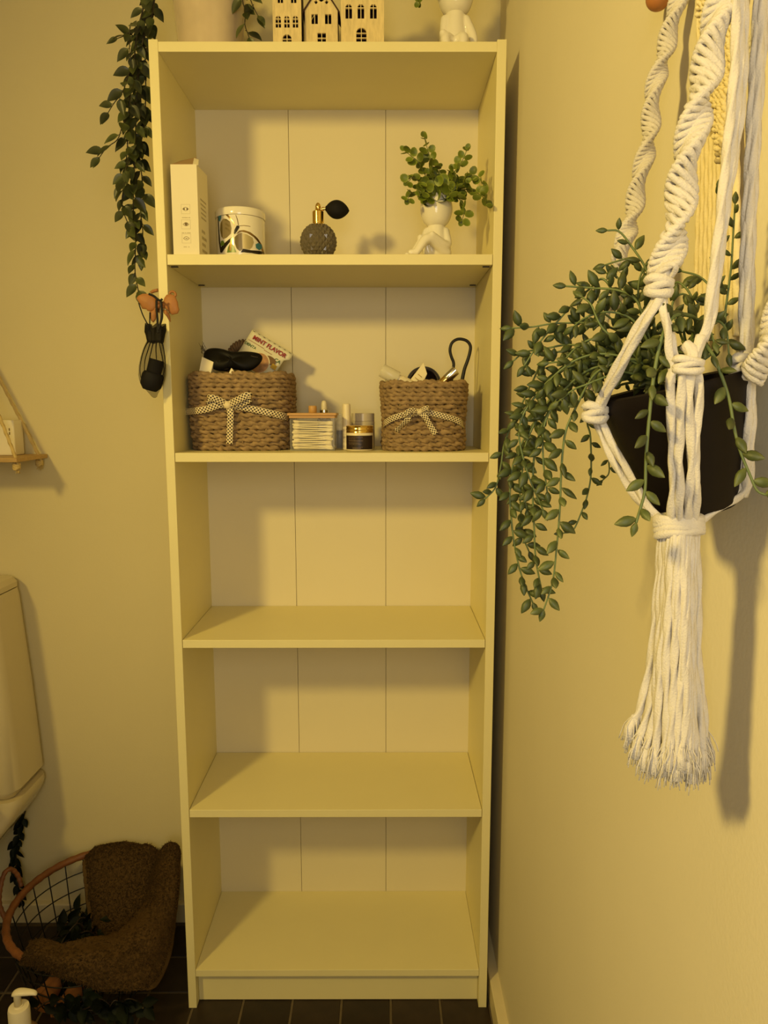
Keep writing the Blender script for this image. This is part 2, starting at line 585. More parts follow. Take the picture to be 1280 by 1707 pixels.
# ---------------- ceramic canister with butterfly
def canister():
    yc = .110
    c = PY(401.5, 400, yc); r = (PY(441, 400, yc)[0] - PY(361, 400, yc)[0]) / 2
    zt = PY(401.5, 357, yc - r)[2]
    zl = PY(401.5, 343.5, yc - r)[2]
    z0 = Z1 + .0002
    t = thing('ceramic_canister', 'round white ceramic canister with lid and metallic butterfly print', 'canister', (c[0], yc, z0))
    cc = (c[0], yc, 0)
    cb = MB().lathe([(r * .93, z0), (r * .985, z0 + .003), (r, z0 + .008), (r, zt - .002), (r * .985, zt), (r * .9, zt)], cc, 64).build('canister_body', M_white, t, auto=40)
    MB().lathe([(r * .9, zt + .0003), (r * 1.02, zt + .0005), (r * 1.03, zt + .003), (r * 1.03, zl - .003), (r * .99, zl), (0, zl + .001)], cc, 64).build('lid', M_white, t, auto=50)
    ms = [mat('print_black', (.015, .010, .006), .25), mat('print_platinum', (.62, .57, .47), .12, metal=1.0), mat('print_bronze', (.30, .20, .08), .22, metal=.9),
          mat('print_blue', (.05, .20, .24), .3), mat('print_green', (.12, .20, .02), .3)]
    def decal(pts, m, lift=.0003):
        """pts in picture pixels on the canister front -> patch that follows the cylinder"""
        q = []
        for px, py in pts:
            p = PY(px, py, yc - r * .8)
            s = max(-.985, min(.985, (p[0] - c[0]) / r))
            q.append((math.asin(s) * r, p[2]))
        bm = bmesh.new()
        vs = [bm.verts.new((a, b, 0)) for a, b in q]
        es = [bm.edges.new((vs[i], vs[(i + 1) % len(vs)])) for i in range(len(vs))]
        bmesh.ops.triangle_fill(bm, use_beauty=True, edges=es)
        for _ in range(2):
            long = [e for e in bm.edges if e.calc_length() > .004]
            if long: bmesh.ops.subdivide_edges(bm, edges=long, cuts=1)
            bmesh.ops.triangulate(bm, faces=bm.faces)
        bm.verts.index_update()
        V = [(c[0] + (r + lift) * sin(v.co.x / r), yc - (r + lift) * cos(v.co.x / r), v.co.y) for v in bm.verts]
        F = [[v.index for v in f.verts] for f in bm.faces]
        bm.free()
        mb = MB(); mb.add(V, F)
        mb.build('butterfly_print', m, cb, True)
    S = lambda L: [(300 + x / 8.0, 330 + y / 8.0) for x, y in L]
    decal(S([(487, 225), (505, 240), (515, 400), (530, 560), (545, 650), (700, 540), (735, 500), (715, 560), (640, 640), (560, 730), (530, 720), (505, 560)]), ms[0])
    decal(S([(575, 205), (625, 205), (690, 280), (735, 350), (745, 400), (715, 330), (650, 270), (610, 230)]), ms[2])
    decal(S([(580, 280), (630, 290), (680, 330), (700, 420), (690, 490), (630, 540), (580, 550), (550, 510), (530, 420), (540, 330)]), ms[1], .0004)
    decal(S([(505, 225), (550, 210), (552, 260), (530, 310), (508, 290)]), ms[3], .0005)
    decal(S([(545, 570), (580, 570), (602, 610), (580, 640), (550, 640), (538, 610)]), ms[4], .0005)
    decal(S([(770, 385), (800, 385), (805, 410), (775, 460), (745, 500), (730, 490), (740, 440)]), ms[0], .0006)
    decal(S([(760, 500), (800, 450), (860, 440), (940, 460), (1020, 520), (1070, 600), (1100, 690), (1080, 735), (1060, 735), (1070, 690), (1040, 590), (980, 520), (900, 475), (830, 465)]), ms[2])
    decal(S([(740, 540), (790, 490), (830, 478), (900, 495), (965, 530), (980, 590), (960, 660), (930, 690), (850, 690), (810, 725), (770, 690), (740, 610)]), ms[1], .0004)
    decal(S([(1000, 610), (1030, 585), (1065, 595), (1070, 640), (1040, 680), (1005, 660)]), ms[3], .0005)
    decal(S([(820, 738), (850, 690), (950, 700), (1080, 680), (1095, 700), (1090, 738)]), ms[0], .0004)
    decal(S([(635, 738), (650, 670), (690, 600), (735, 660), (765, 738)]), ms[4], .0004)
    decal(S([(660, 700), (690, 560), (720, 540), (700, 640), (690, 720)]), ms[2], .0005)
    decal(S([(752, 240), (760, 245), (782, 300), (797, 380), (788, 380), (772, 300)]), ms[2], .0004)
    decal(S([(805, 384), (860, 376), (940, 379), (940, 385), (860, 384), (805, 391)]), ms[2], .0004)
canister()

# ---------------- perfume atomiser
def perfume():
    yc = .105
    c = PY(530.7, 398, yc)
    px_m = (PY(562, 398, yc)[0] - PY(499.5, 398, yc)[0]) / 2
    R = px_m
    zc = Z1 + R * .885
    t = thing('perfume_atomiser', 'smoky glass ball perfume bottle with gold collar and black squeeze bulb', 'perfume bottle', (c[0], yc, Z1 + .0002))
    M_glass = mat('smoky_glass', (0.20, 0.165, 0.11), 0.12, 0.6, trans=.35, ior=1.45)
    zc = PY(530.7, 371, yc)[2] - R
    mb = MB()
    nA, nB = 19, 12
    lat = []
    for i in range(nB + 1):
        th = .30 + (2.80 - .30) * i / nB
        lat.append([(th, 2 * pi * (k + .5 * (i % 2)) / nA) for k in range(nA)])
    sph = lambda th, a, rr: (c[0] + rr * sin(th) * cos(a), yc + rr * sin(th) * sin(a), zc + rr * cos(th))
    base = mb.add([sph(th, a, R * .925) for row in lat for th, a in row], [])
    for i in range(1, nB):
        for k in range(nA):
            k2 = (k + 1) % nA
            kk = k2 if i % 2 else k                      # the lattice points above and below the gap k..k+1
            if not i % 2: kk = k
            th, a0 = lat[i][k]
            ap = mb.add([sph(th, a0 + pi / nA, R * 1.0)], [])
            q = [base + (i - 1) * nA + kk, base + i * nA + k2, base + (i + 1) * nA + kk, base + i * nA + k]
            for u in range(4): mb.f.append((q[u], q[(u + 1) % 4], ap))
    mb.f.append(tuple(base + k for k in range(nA)))
    mb.f.append(tuple(reversed([base + nB * nA + k for k in range(nA)])))
    for row, flip in ((0, 0), (nB, 1)):
        nx = 1 if not flip else nB - 1
        for k in range(nA):
            kk = k if row % 2 == 0 else (k + 1) % nA
            mb.f.append((base + row * nA + k, base + row * nA + (k + 1) % nA, base + nx * nA + kk))
    mb.build('glass_ball', M_glass, t, False)
    MB().lathe([(R * .42, Z1 + .0003), (R * .44, Z1 + .002), (R * .38, zc - R * .88)], (c[0], yc, 0), 24).build('glass_foot', M_glass, t)
    liq = MB().ball((c[0], yc, zc - .002), R * .84, 28, 18, s=(1, 1, .92))
    liq.build('liquid', mat('perfume_liquid', (.24, .19, .12), .2, .3, trans=.35), t)
    zk = PY(530.7, 371.5, yc)[2]; zk1 = PY(530.7, 352.5, yc)[2]; zt = PY(530.7, 337.5, yc)[2]
    rc = (PY(540.2, 360, yc)[0] - PY(521.3, 360, yc)[0]) / 2
    MB().lathe([(rc * .92, zk - .006), (rc * .92, zk), (rc, zk), (rc, zk1 - .001), (rc * .94, zk1), (.0045, zk1)], (c[0], yc, 0), 32).build('collar', M_gold, t, auto=30)
    r2 = rc * .48
    MB().lathe([(r2, zk1 - .001), (r2, zt - .006), (r2 * .8, zt - .003), (r2 * .4, zt - .0008), (0, zt)], (c[0], yc, 0), 24).build('nozzle', M_gold, t)
    p0 = Vector((c[0] + r2 * .8, yc, PY(540, 349, yc)[2])); p1 = PY(542.5, 347.5, yc)
    mbs = MB().tube([p0, p0.lerp(p1, .35), p0.lerp(p1, .4), p0.lerp(p1, .7), p0.lerp(p1, .75), p1 + (p1 - p0) * .2], lambda q: [.0022, .0022, .0034, .0034, .0026, .0026][min(5, int(q * 5.99))], 14)
    mbs.build('bulb_stem', M_gold, t, auto=30)
    e = PY(582.3, 351.5, yc)
    ax = (e - p1); L = ax.length
    prof = []
    for i in range(25):
        s = i / 24
        w = (sin(pi * min(1, s) ** .78) ** .72) * .0185 * (0.75 + .35 * s)
        prof.append((max(1e-6 if 0 < i < 24 else 0, w) if i not in (0,) else .004, s * L))
    Rm = Matrix((Vector((0, 1, 0)), ax.normalized().cross(Vector((0, 1, 0))).normalized(), ax.normalized())).transposed()
    prof[-1] = (0, L)
    MB().lathe(prof, p1, 32, Rm).build('squeeze_bulb', M_black, t)
perfume()

# ---------------- ceramic figure planters
def smooth_blob(name, mb, m, parent, voxel=.0016, it=6):
    o = mb.build(name, m, parent)
    rm = o.modifiers.new('remesh', 'REMESH'); rm.mode = 'VOXEL'; rm.voxel_size = voxel; rm.use_smooth_shade = True
    sm = o.modifiers.new('smooth', 'SMOOTH'); sm.factor = .6; sm.iterations = it
    return o

def limb(mb, pts, rads, n=14):
    P = catmull(pts, 6)
    N = len(P)
    def rad(t):
        f = t * (len(rads) - 1); i = min(len(rads) - 2, int(f)); return rads[i] + (rads[i + 1] - rads[i]) * (f - i)
    mb.tube(P, rad, n)
    mb.ball(P[0], rads[0], 14, 10); mb.ball(P[-1], rads[-1], 14, 10)

def figure(t, hx, yc, z0, zneck, zrim, rh, flip):
    """sitting figure: bowl head open at the top, egg body, knees drawn up, arms on the knees"""
    s = rh / .030
    hd = MB()
    prof = [(0.004, zneck - .002), (rh * .55, zneck + .001), (rh * .82, zneck + (zrim - zneck) * .18), (rh, zneck + (zrim - zneck) * .48), (rh * .985, zneck + (zrim - zneck) * .72),
            (rh * .88, zrim - .0008), (rh * .85, zrim), (rh * .80, zrim - .0012), (rh * .9, zneck + (zrim - zneck) * .62), (rh * .7, zneck + .008), (0.0, zneck + .005)]
    P = catmull([(a, 0, b) for a, b in prof[:6]], 5)
    hd.lathe([(p.x, p.z) for p in P] + prof[6:], (hx, yc, 0), 48)
    hd.build('head_bowl', M_white, t, auto=50)
    bd = MB()
    H = zneck - z0
    f = -1 if flip else 1
    limb(bd, [(hx, yc, zneck + .002 * s), (hx + .001 * s * f, yc + .002, z0 + H * .55), (hx + .004 * s * f, yc + .004, z0 + .022 * s)], [.0155 * s, .021 * s, .0250 * s], 20)
    for sd in (-1, 1):
        hip = Vector((hx + (.002 + .016 * sd) * s * f, yc - .006 * s, z0 + .013 * s))
        if flip:
            knee = Vector((hx - .004 * s + .013 * sd * s, yc - .030 * s, z0 + .034 * s)); foot = Vector((hx - .004 * s + .012 * sd * s, yc - .040 * s, z0 + .008 * s))
        else:
            knee = Vector((hx - .020 * s + .004 * sd * s, yc - (.022 + .012 * sd) * s, z0 + .033 * s)); foot = Vector((hx - .042 * s + .003 * sd * s, yc - (.026 + .013 * sd) * s, z0 + .007 * s))
        limb(bd, [hip, knee, foot], [.011 * s, .0095 * s, .0068 * s], 14)
        toe = foot + (Vector((-.010 * s, -.002 * s, -.0005 * s)) if not flip else Vector((0, -.010 * s, -.0005)))
        limb(bd, [foot, toe], [.0066 * s, .0056 * s], 12)
        sh = Vector((hx + .017 * sd * s, yc - .003 * s, zneck - .010 * s))
        el = Vector((hx + (.024 * sd - (.004 if not flip else -.004)) * s, yc - .012 * s, z0 + H * .42))
        hn = knee + Vector((.006 * sd * s, -.002 * s, .006 * s))
        if flip and sd > 0:
            el = Vector((hx + .029 * s, yc - .012 * s, z0 + H * .5)); hn = Vector((hx + .028 * s, yc - .018 * s, z0 + .010 * s))
        limb(bd, [sh, el, hn], [.0085 * s, .0075 * s, .0062 * s], 12)
    # keep the foot of the figure flat on the shelf
    o = smooth_blob('figure_body', bd, M_white, t, .0015 * s, 8)
    return o

def leaf_round():
    mb = MB()
    rows = []
    N, K = 5, 10
    V = [(0, 0, 0)]; F = []
    out = []
    for r_ in (.45, .82, 1.0):
        ring = []
        for k in range(K):
            a = 2 * pi * k / K
            x = .5 + .5 * cos(a) * r_; y = .46 * sin(a) * r_ * (1 - .12 * cos(a))
            ring.append((x, y, .10 * r_ * r_ - .05))
        out.append(ring)
    mb.grid(out, closed_u=True)
    b = len(mb.v); mb.v.append((.5, 0, -.06))
    for k in range(K): mb.f.append((b, k, (k + 1) % K))
    mb.tube([(-.14, 0, .0), (.1, 0, -.02)], .025, 4)
    me = bpy.data.meshes.new('leaf'); me.from_pydata([tuple(v) for v in mb.v], [], mb.f)
    bm = bmesh.new(); bm.from_mesh(me); bmesh.ops.recalc_face_normals(bm, faces=bm.faces); bm.to_mesh(me); bm.free()
    for p in me.polygons: p.use_smooth = True
    return me

def mat_leaf_edge(name, c_in, c_out, rough=.45, r0=.30, r1=.5, centre=(.5, 0, 0), rnd=.3, spec=.4):
    m = bpy.data.materials.new(name); m.use_nodes = True
    nt = m.node_tree; b = nt.nodes['Principled BSDF']
    b.inputs['Roughness'].default_value = rough
    b.inputs['Specular IOR Level'].default_value = spec
    tc = nt.nodes.new('ShaderNodeTexCoord')
    ds = nt.nodes.new('ShaderNodeVectorMath'); ds.operation = 'DISTANCE'; ds.inputs[1].default_value = centre
    nt.links.new(tc.outputs['Object'], ds.inputs[0])
    mr = nt.nodes.new('ShaderNodeMapRange'); mr.inputs['From Min'].default_value = r0; mr.inputs['From Max'].default_value = r1
    nt.links.new(ds.outputs['Value'], mr.inputs['Value'])
    mx = nt.nodes.new('ShaderNodeMix'); mx.data_type = 'RGBA'
    mx.inputs[6].default_value = (*c_in, 1); mx.inputs[7].default_value = (*c_out, 1)
    nt.links.new(mr.outputs[0], mx.inputs[0])
    oi = nt.nodes.new('ShaderNodeObjectInfo')
    m2 = nt.nodes.new('ShaderNodeMapRange'); m2.inputs['To Min'].default_value = 1 - rnd; m2.inputs['To Max'].default_value = 1 + rnd
    nt.links.new(oi.outputs['Random'], m2.inputs['Value'])
    vm = nt.nodes.new('ShaderNodeVectorMath'); vm.operation = 'SCALE'
    nt.links.new(mx.outputs[2], vm.inputs[0]); nt.links.new(m2.outputs[0], vm.inputs['Scale'])
    nt.links.new(vm.outputs[0], b.inputs['Base Color'])
    return m

LEAF_R = leaf_round()
LEAF_R.materials.append(mat_leaf_edge('eucalyptus_leaf', (0.125, 0.165, 0.016), (0.23, 0.26, 0.036)))
M_stemg = mat('green_stem', (0.10, 0.13, 0.025), .5)

def eucalyptus(t, stems, size, ydep, ztop=None):
    for path in stems:
        pts = [PY(px, py, ydep + dy) for px, py, dy in path]
        P = resample(pts, .004)
        st = MB().tube(P, lambda q: .0011 * (1 - .5 * q), 5).build('stem', M_stemg, t)
        L = len(P)
        k = 2
        while k < L:
            f = k / L
            tan = (P[min(k + 1, L - 1)] - P[k - 1]).normalized()
            side = tan.cross(Vector((random.uniform(-.5, .5), -1, random.uniform(-.3, .3)))).normalized()
            if int(k / 2) % 2: side = tan.cross(side).normalized()
            for sd in (-1, 1):
                d = (side * sd * 1.0 + tan * .45 + Vector((0, -.25, .1))).normalized()
                nrm = Vector((random.uniform(-.6, .6), -1, random.uniform(-.1, .9)))
                sc = size * (1.0 - .38 * f) * random.uniform(.8, 1.15)
                place('leaf', LEAF_R, st, P[k] + d * .0012, basis(d, nrm), sc)
            k += 3
        d = (P[-1] - P[-3]).normalized()
        place('leaf', LEAF_R, st, P[-1], basis(d, (0, -1, .3)), size * .5)

def planter(name, label, pcx, yc, px_l, px_r, py_neck, py_rim, z0, flip):
    hx = PY(pcx, py_neck, yc)[0]
    rh = (PY(px_r, py_rim, yc)[0] - PY(px_l, py_rim, yc)[0]) / 2
    zn = PY(pcx, py_neck, yc)[2]; zr = PY(pcx, py_rim, yc)[2]
    t = thing(name, label, 'planter', (hx, yc, z0))
    figure(t, hx, yc, z0 + .0005, zn, zr, rh, flip)
    MB().lathe([(0, zr - .010), (rh * .8, zr - .009), (rh * .8, zr - .007), (0, zr - .006)], (hx, yc, 0), 20).build('moss', mat('dark_moss', (.015, .02, .006), .9, bump=.6), t)
    return t, hx, yc, zr

t_, hx_, yc_, zr_ = planter('figure_planter', 'white ceramic sitting figure planter holding green round-leaved plant, beside the perfume bottle', 727, .058, 700.5, 754, 378, 327, Z1, False)
E_ST = [
    [(725, 334, 0), (723, 300, -.005), (719, 270, -.01), (713, 250, -.01), (707, 229, -.008)],
    [(721, 334, 0), (712, 300, -.01), (697, 270, -.018), (686, 261, -.02), (675, 251, -.02)],
    [(735, 334, 0), (748, 300, -.005), (762, 280, -.008), (772, 265, -.008), (778, 250, -.01)],
    [(740, 334, 0), (758, 305, -.02), (776, 296, -.03), (794, 293, -.036), (806, 308, -.044)],
    [(742, 334, .005), (765, 318, -.015), (786, 317, -.03), (804, 328, -.052), (813, 339, -.066)],
    [(742, 334, -.01), (757, 326, -.035), (770, 338, -.045), (774, 352, -.046), (770, 367, -.046)],
    [(717, 334, 0), (706, 314, -.02), (697, 302, -.028), (689, 296, -.03), (681, 302, -.03)],
    [(716, 334, -.005), (704, 324, -.035), (694, 324, -.042), (684, 322, -.043), (680, 332, -.043)],
    [(728, 334, -.008), (727, 315, -.03), (722, 300, -.035), (716, 290, -.036)],
    [(733, 334, -.008), (742, 312, -.03), (750, 300, -.032), (752, 284, -.03)],
    [(736, 334, -.01), (750, 322, -.035), (764, 312, -.045), (776, 304, -.048)],
    [(724, 334, -.01), (714, 322, -.040), (706, 312, -.045), (700, 318, -.047)],
    [(730, 334, .01), (738, 305, .012), (733, 285, .01), (728, 275, .008)],
]
eucalyptus(t_, E_ST, .0225, yc_)

t2_, hx2, yc2, zr2 = planter('figure_planter', 'white ceramic sitting figure planter on the bookcase top, its arm hanging at its side', 759, .100, 729.5, 790, 25, -34, ZT, True)
E2 = [[(752, -30, 0), (730, -52, -.02), (712, -30, -.03), (700, -4, -.034), (697, 3, -.034)],
      [(755, -30, 0), (750, -70, -.01), (745, -110, -.015)],
      [(763, -30, 0), (775, -70, -.01), (790, -95, -.012)],
      [(766, -30, -.005), (790, -50, -.02), (808, -45, -.025)]]
eucalyptus(t2_, E2, .0215, yc2)

# ---------------- three little wooden houses on top
M_wood_w = mat('whitewashed_wood', (0.74, 0.60, 0.30), 0.8, .2, noise_amt=.16, noise_scale=140, bump=.35, bump_scale=240, stretch=(1.6, 1, .35))
M_brown = mat('dark_brown_wood', (0.055, 0.022, 0.010), 0.7, noise_amt=.2, noise_scale=60)

def arch_panes(cx, z0, w, h, rows, mid=True, g=.0011, arch=True, cols=2):
    """window openings (in metres, local): list of pane polygons"""
    out = []
    hw = w / 2
    zs = z0 + h - (hw if arch else 0)
    n = rows
    rh = (zs - z0) / n
    cw = w / cols
    for i in range(n):
        for c_ in range(cols):
            xa, xb = cx - hw + c_ * cw, cx - hw + (c_ + 1) * cw
            a = xa + (g / 2 if c_ else 0); b = xb - (g / 2 if c_ < cols - 1 else 0)
            za = z0 + i * rh + (g / 2 if i else 0); zb = z0 + (i + 1) * rh - (g / 2 if i < n - 1 or arch else 0)
            out.append([(a, za), (b, za), (b, zb), (a, zb)])
    if arch:
        for sd in (-1, 1):
            pts = [(cx + sd * g / 2, zs + g / 2), (cx + sd * hw, zs + g / 2)]
            pts += [(cx + sd * hw * cos(q), zs + g / 2 + hw * .93 * sin(q)) for q in (pi / 8, pi / 4, 3 * pi / 8)]
            pts += [(cx + sd * g / 2, zs + hw * .95)]
            out.append(pts if sd > 0 else pts[::-1])
    return out

def little_house(label, px0, px1, py_base, y0, depth, roof, panes, side_px=None):
    """px0..px1: facade edges in the picture at depth y0; panes in picture pixels on the facade plane"""
    zb = ZT + .0003
    xa, xb = PY(px0, 60, y0)[0], PY(px1, 60, y0)[0]
    w = xb - xa
    t = thing('toy_house', label, 'ornament', ((xa + xb) / 2, y0 + depth / 2, zb), 'wooden houses on the bookcase top')
    base = PY((px0 + px1) / 2, 40, y0)[2]
    def tolocal(px, py):
        p = PY(px, py, y0); return (p[0] - xa, p[2] - zb)
    eave = roof.get('eave') or PY((px0 + px1) / 2, roof['eave_px'], y0)[2] - zb
    peak = roof.get('peak') or eave + w / 2 * roof['slope']
    if roof['kind'] == 'gable':
        outer = [(0, 0), (w, 0), (w, eave), (w / 2, peak), (0, eave)]
    else:                                     # stepped gable
        outer = [(0, 0), (w, 0), (w, eave), (w * .80, eave), (w * .80, eave + (peak - eave) * .5), (w * .62, eave + (peak - eave) * .5), (w * .62, peak), (w * .38, peak),
                 (w * .38, eave + (peak - eave) * .5), (w * .2, eave + (peak - eave) * .5), (w * .2, eave), (0, eave)]
    holes = []
    for kind, args in panes:
        if kind == 'win':
            cx, ytop, ybot, wpx, rows, arch, cols = args
            lx, lz0 = tolocal(cx, ybot); _, lz1 = tolocal(cx, ytop)
            ww = PY(cx + wpx / 2, ybot, y0)[0] - PY(cx - wpx / 2, ybot, y0)[0]
            lz0 = max(lz0, .0015)
            holes += arch_panes(lx, lz0, ww, lz1 - lz0, rows, g=.0012, arch=arch, cols=cols)
        else:
            holes.append([tolocal(a, b) for a, b in args])
    V, F = poly_mesh(outer, holes, 0, -.004)
    mb = MB(); flat(V, F, mb, (xa, y0, zb), R_FRONT)
    mb.build('facade', M_wood_w, t, False)
    # dark body behind the facade (hollow: two sides, back, floor), so the window openings look into it
    bm_ = MB()
    th = .003
    ya, yb = y0 + .0045, y0 + depth
    bm_.box(xa + .001, xa + th, ya, yb, zb, zb + eave); bm_.box(xb - th, xb - .001, ya, yb, zb, zb + eave)
    bm_.box(xa + th, xb - th, yb - th, yb, zb, zb + eave); bm_.box(xa + th, xb - th, ya, yb - th, zb, zb + th)
    ph = peak if roof['kind'] == 'gable' else eave + .012
    Vb, Fb = poly_mesh([(.001, 0), (w - .001, 0), (w - .001, eave), (w / 2, ph - .001), (.001, eave)], [], 0, .002)
    flat(Vb, Fb, bm_, (xa, yb + .0025, zb), R_FRONT)
    bm_.build('house_body', M_brown, t, False)
    rf = MB()
    pk = peak if roof['kind'] == 'gable' else eave + .012
    ov = .004 if roof['kind'] == 'gable' else 0
    ys = y0 - (.003 if roof['kind'] == 'gable' else -.0045)
    for sd in (0, 1):
        xe = xa - ov if sd == 0 else xb + ov
        ze = zb + eave - ov * (pk - eave) / (w / 2) + .0005
        xm = (xa + xb) / 2; zm = zb + pk + .0005
        vs = [(xe, ys, ze), (xm, ys, zm), (xm, yb, zm), (xe, yb, ze)]
        vs += [(x, y, z + .003) for x, y, z in vs]
        rf.add(vs, [(0, 1, 2, 3), (7, 6, 5, 4), (0, 4, 5, 1), (1, 5, 6, 2), (2, 6, 7, 3), (3, 7, 4, 0)])
    rf.build('roof', M_brown, t, False)
    return t

Y_H = .060
little_house('narrow whitewashed toy house with rows of arched windows, leftmost of the three', 455, 502.5, 68, Y_H, .05, dict(kind='step', eave=.125, peak=.15),
             [('win', (464, 26.5, 46, 9, 2, True, 2)), ('win', (478.3, 26.5, 46, 9, 2, True, 2)), ('win', (492.5, 26.5, 46, 9, 2, True, 2)),
              ('win', (478.5, 57, 71, 15, 1, True, 2)),
              ('win', (467.3, -8, 5, 9, 1, False, 2)), ('win', (489.5, -8, 5, 9, 1, False, 2))])
little_house('whitewashed toy house with dark gabled roof and square windows, between the other two', 508.5, 563, 68, Y_H + .012, .05, dict(kind='gable', eave_px=18, slope=1.45),
             [('win', (524.5, 23.5, 40, 10.5, 1, False, 2)), ('win', (547, 23.5, 40, 10.5, 1, False, 2)), ('win', (536.3, 55, 72, 14, 2, False, 2)),
              ('poly', [(523, 3), (527, 0), (530, 4), (526.5, 7)]), ('poly', [(541, 4), (544, 0), (548, 3), (544.5, 7)]), ('poly', [(531, 1), (534, -3), (538, -3), (540, 1), (535.5, 3)])])
little_house('wide whitewashed toy house with three tall arched windows, rightmost of the three', 568.5, 640, 68, Y_H, .05, dict(kind='step', eave=.118, peak=.15),
             [('win', (581.3, 7, 31, 11, 1, True, 2)), ('win', (601.5, 7, 31, 11, 1, True, 2)), ('win', (622.3, 7, 31, 11, 1, True, 2)),
              ('win', (602.3, 46, 71, 17, 2, True, 2))])

# ---------------- trailing vine in a glazed pot
M_pot = mat('glazed_cream_pot', (0.62, 0.50, 0.33), 0.16, .5, noise_amt=.10, noise_scale=18, coat=.6)
def leaf_pointed():
    mb = MB()
    N = 7
    rows = []
    for i in range(N + 1):
        s = i / N
        w = .29 * (sin(pi * s ** .72)) ** .9 if 0 < i < N else .004
        droop = -.10 * s * s
        rows.append([(s, -w, .05 * w / .29 + droop), (s, -w * .5, -.01 + droop), (s, 0, -.035 + droop), (s, w * .5, -.01 + droop), (s, w, .05 * w / .29 + droop)])
    mb.grid(rows)
    mb.tube([(-.22, 0, .02), (.02, 0, -.03)], .022, 4)
    me = bpy.data.meshes.new('leaf'); me.from_pydata([tuple(v) for v in mb.v], [], mb.f)
    for p in me.polygons: p.use_smooth = True
    return me
LEAF_P = leaf_pointed()
LEAF_P.materials.append(mat_leaf_edge('vine_leaf', (0.022, 0.030, 0.008), (0.075, 0.085, 0.020), .38, .05, .62, (.5, .22, 0), rnd=.6))
M_vine = mat('vine_stem', (0.035, 0.026, 0.012), .6)

def leafy(t, pts, leaf, size, gap, thick, m_stem, spread=1.0, drop=.35, start=0.0, normal=(0, -1, .4), tip=True, name='stem', sub=None, jit=.5, step=.003, out=None):
    P = resample(pts, step)
    st = MB().tube(P, lambda q: thick * (1 - .4 * q), 6).build(name, m_stem, t)
    L = len(P) * step
    s = start * L + gap * .5
    k = random.random() * 6
    while s < L - .002:
        i = min(len(P) - 2, max(1, int(s / step)))
        tan = (P[i + 1] - P[i - 1]).normalized()
        k += 2.4 + random.uniform(-.4, .4)
        o1 = tan.orthogonal().normalized(); o2 = tan.cross(o1)
        rad = (o1 * cos(k) + o2 * sin(k))
        if rad.y > .25: rad.y *= -.35
        d = (rad * spread + tan * .55 + Vector((0, 0, -drop))).normalized()
        nrm = Vector(normal) + Vector((random.uniform(-jit, jit), random.uniform(-jit, jit), random.uniform(-jit, jit)))
        sc = size * random.uniform(.78, 1.18)
        loc = P[i] + d * size * .12
        (out.append((loc, basis(d, nrm), sc, st)) if out is not None else place('leaf', leaf, st, loc, basis(d, nrm), sc))
        s += gap * random.uniform(.7, 1.3)
    if tip:
        d = (P[-1] - P[-3]).normalized()
        (out.append((P[-1], basis(d, normal), size * .8, st)) if out is not None else place('leaf', leaf, st, P[-1], basis(d, normal), size * .8))

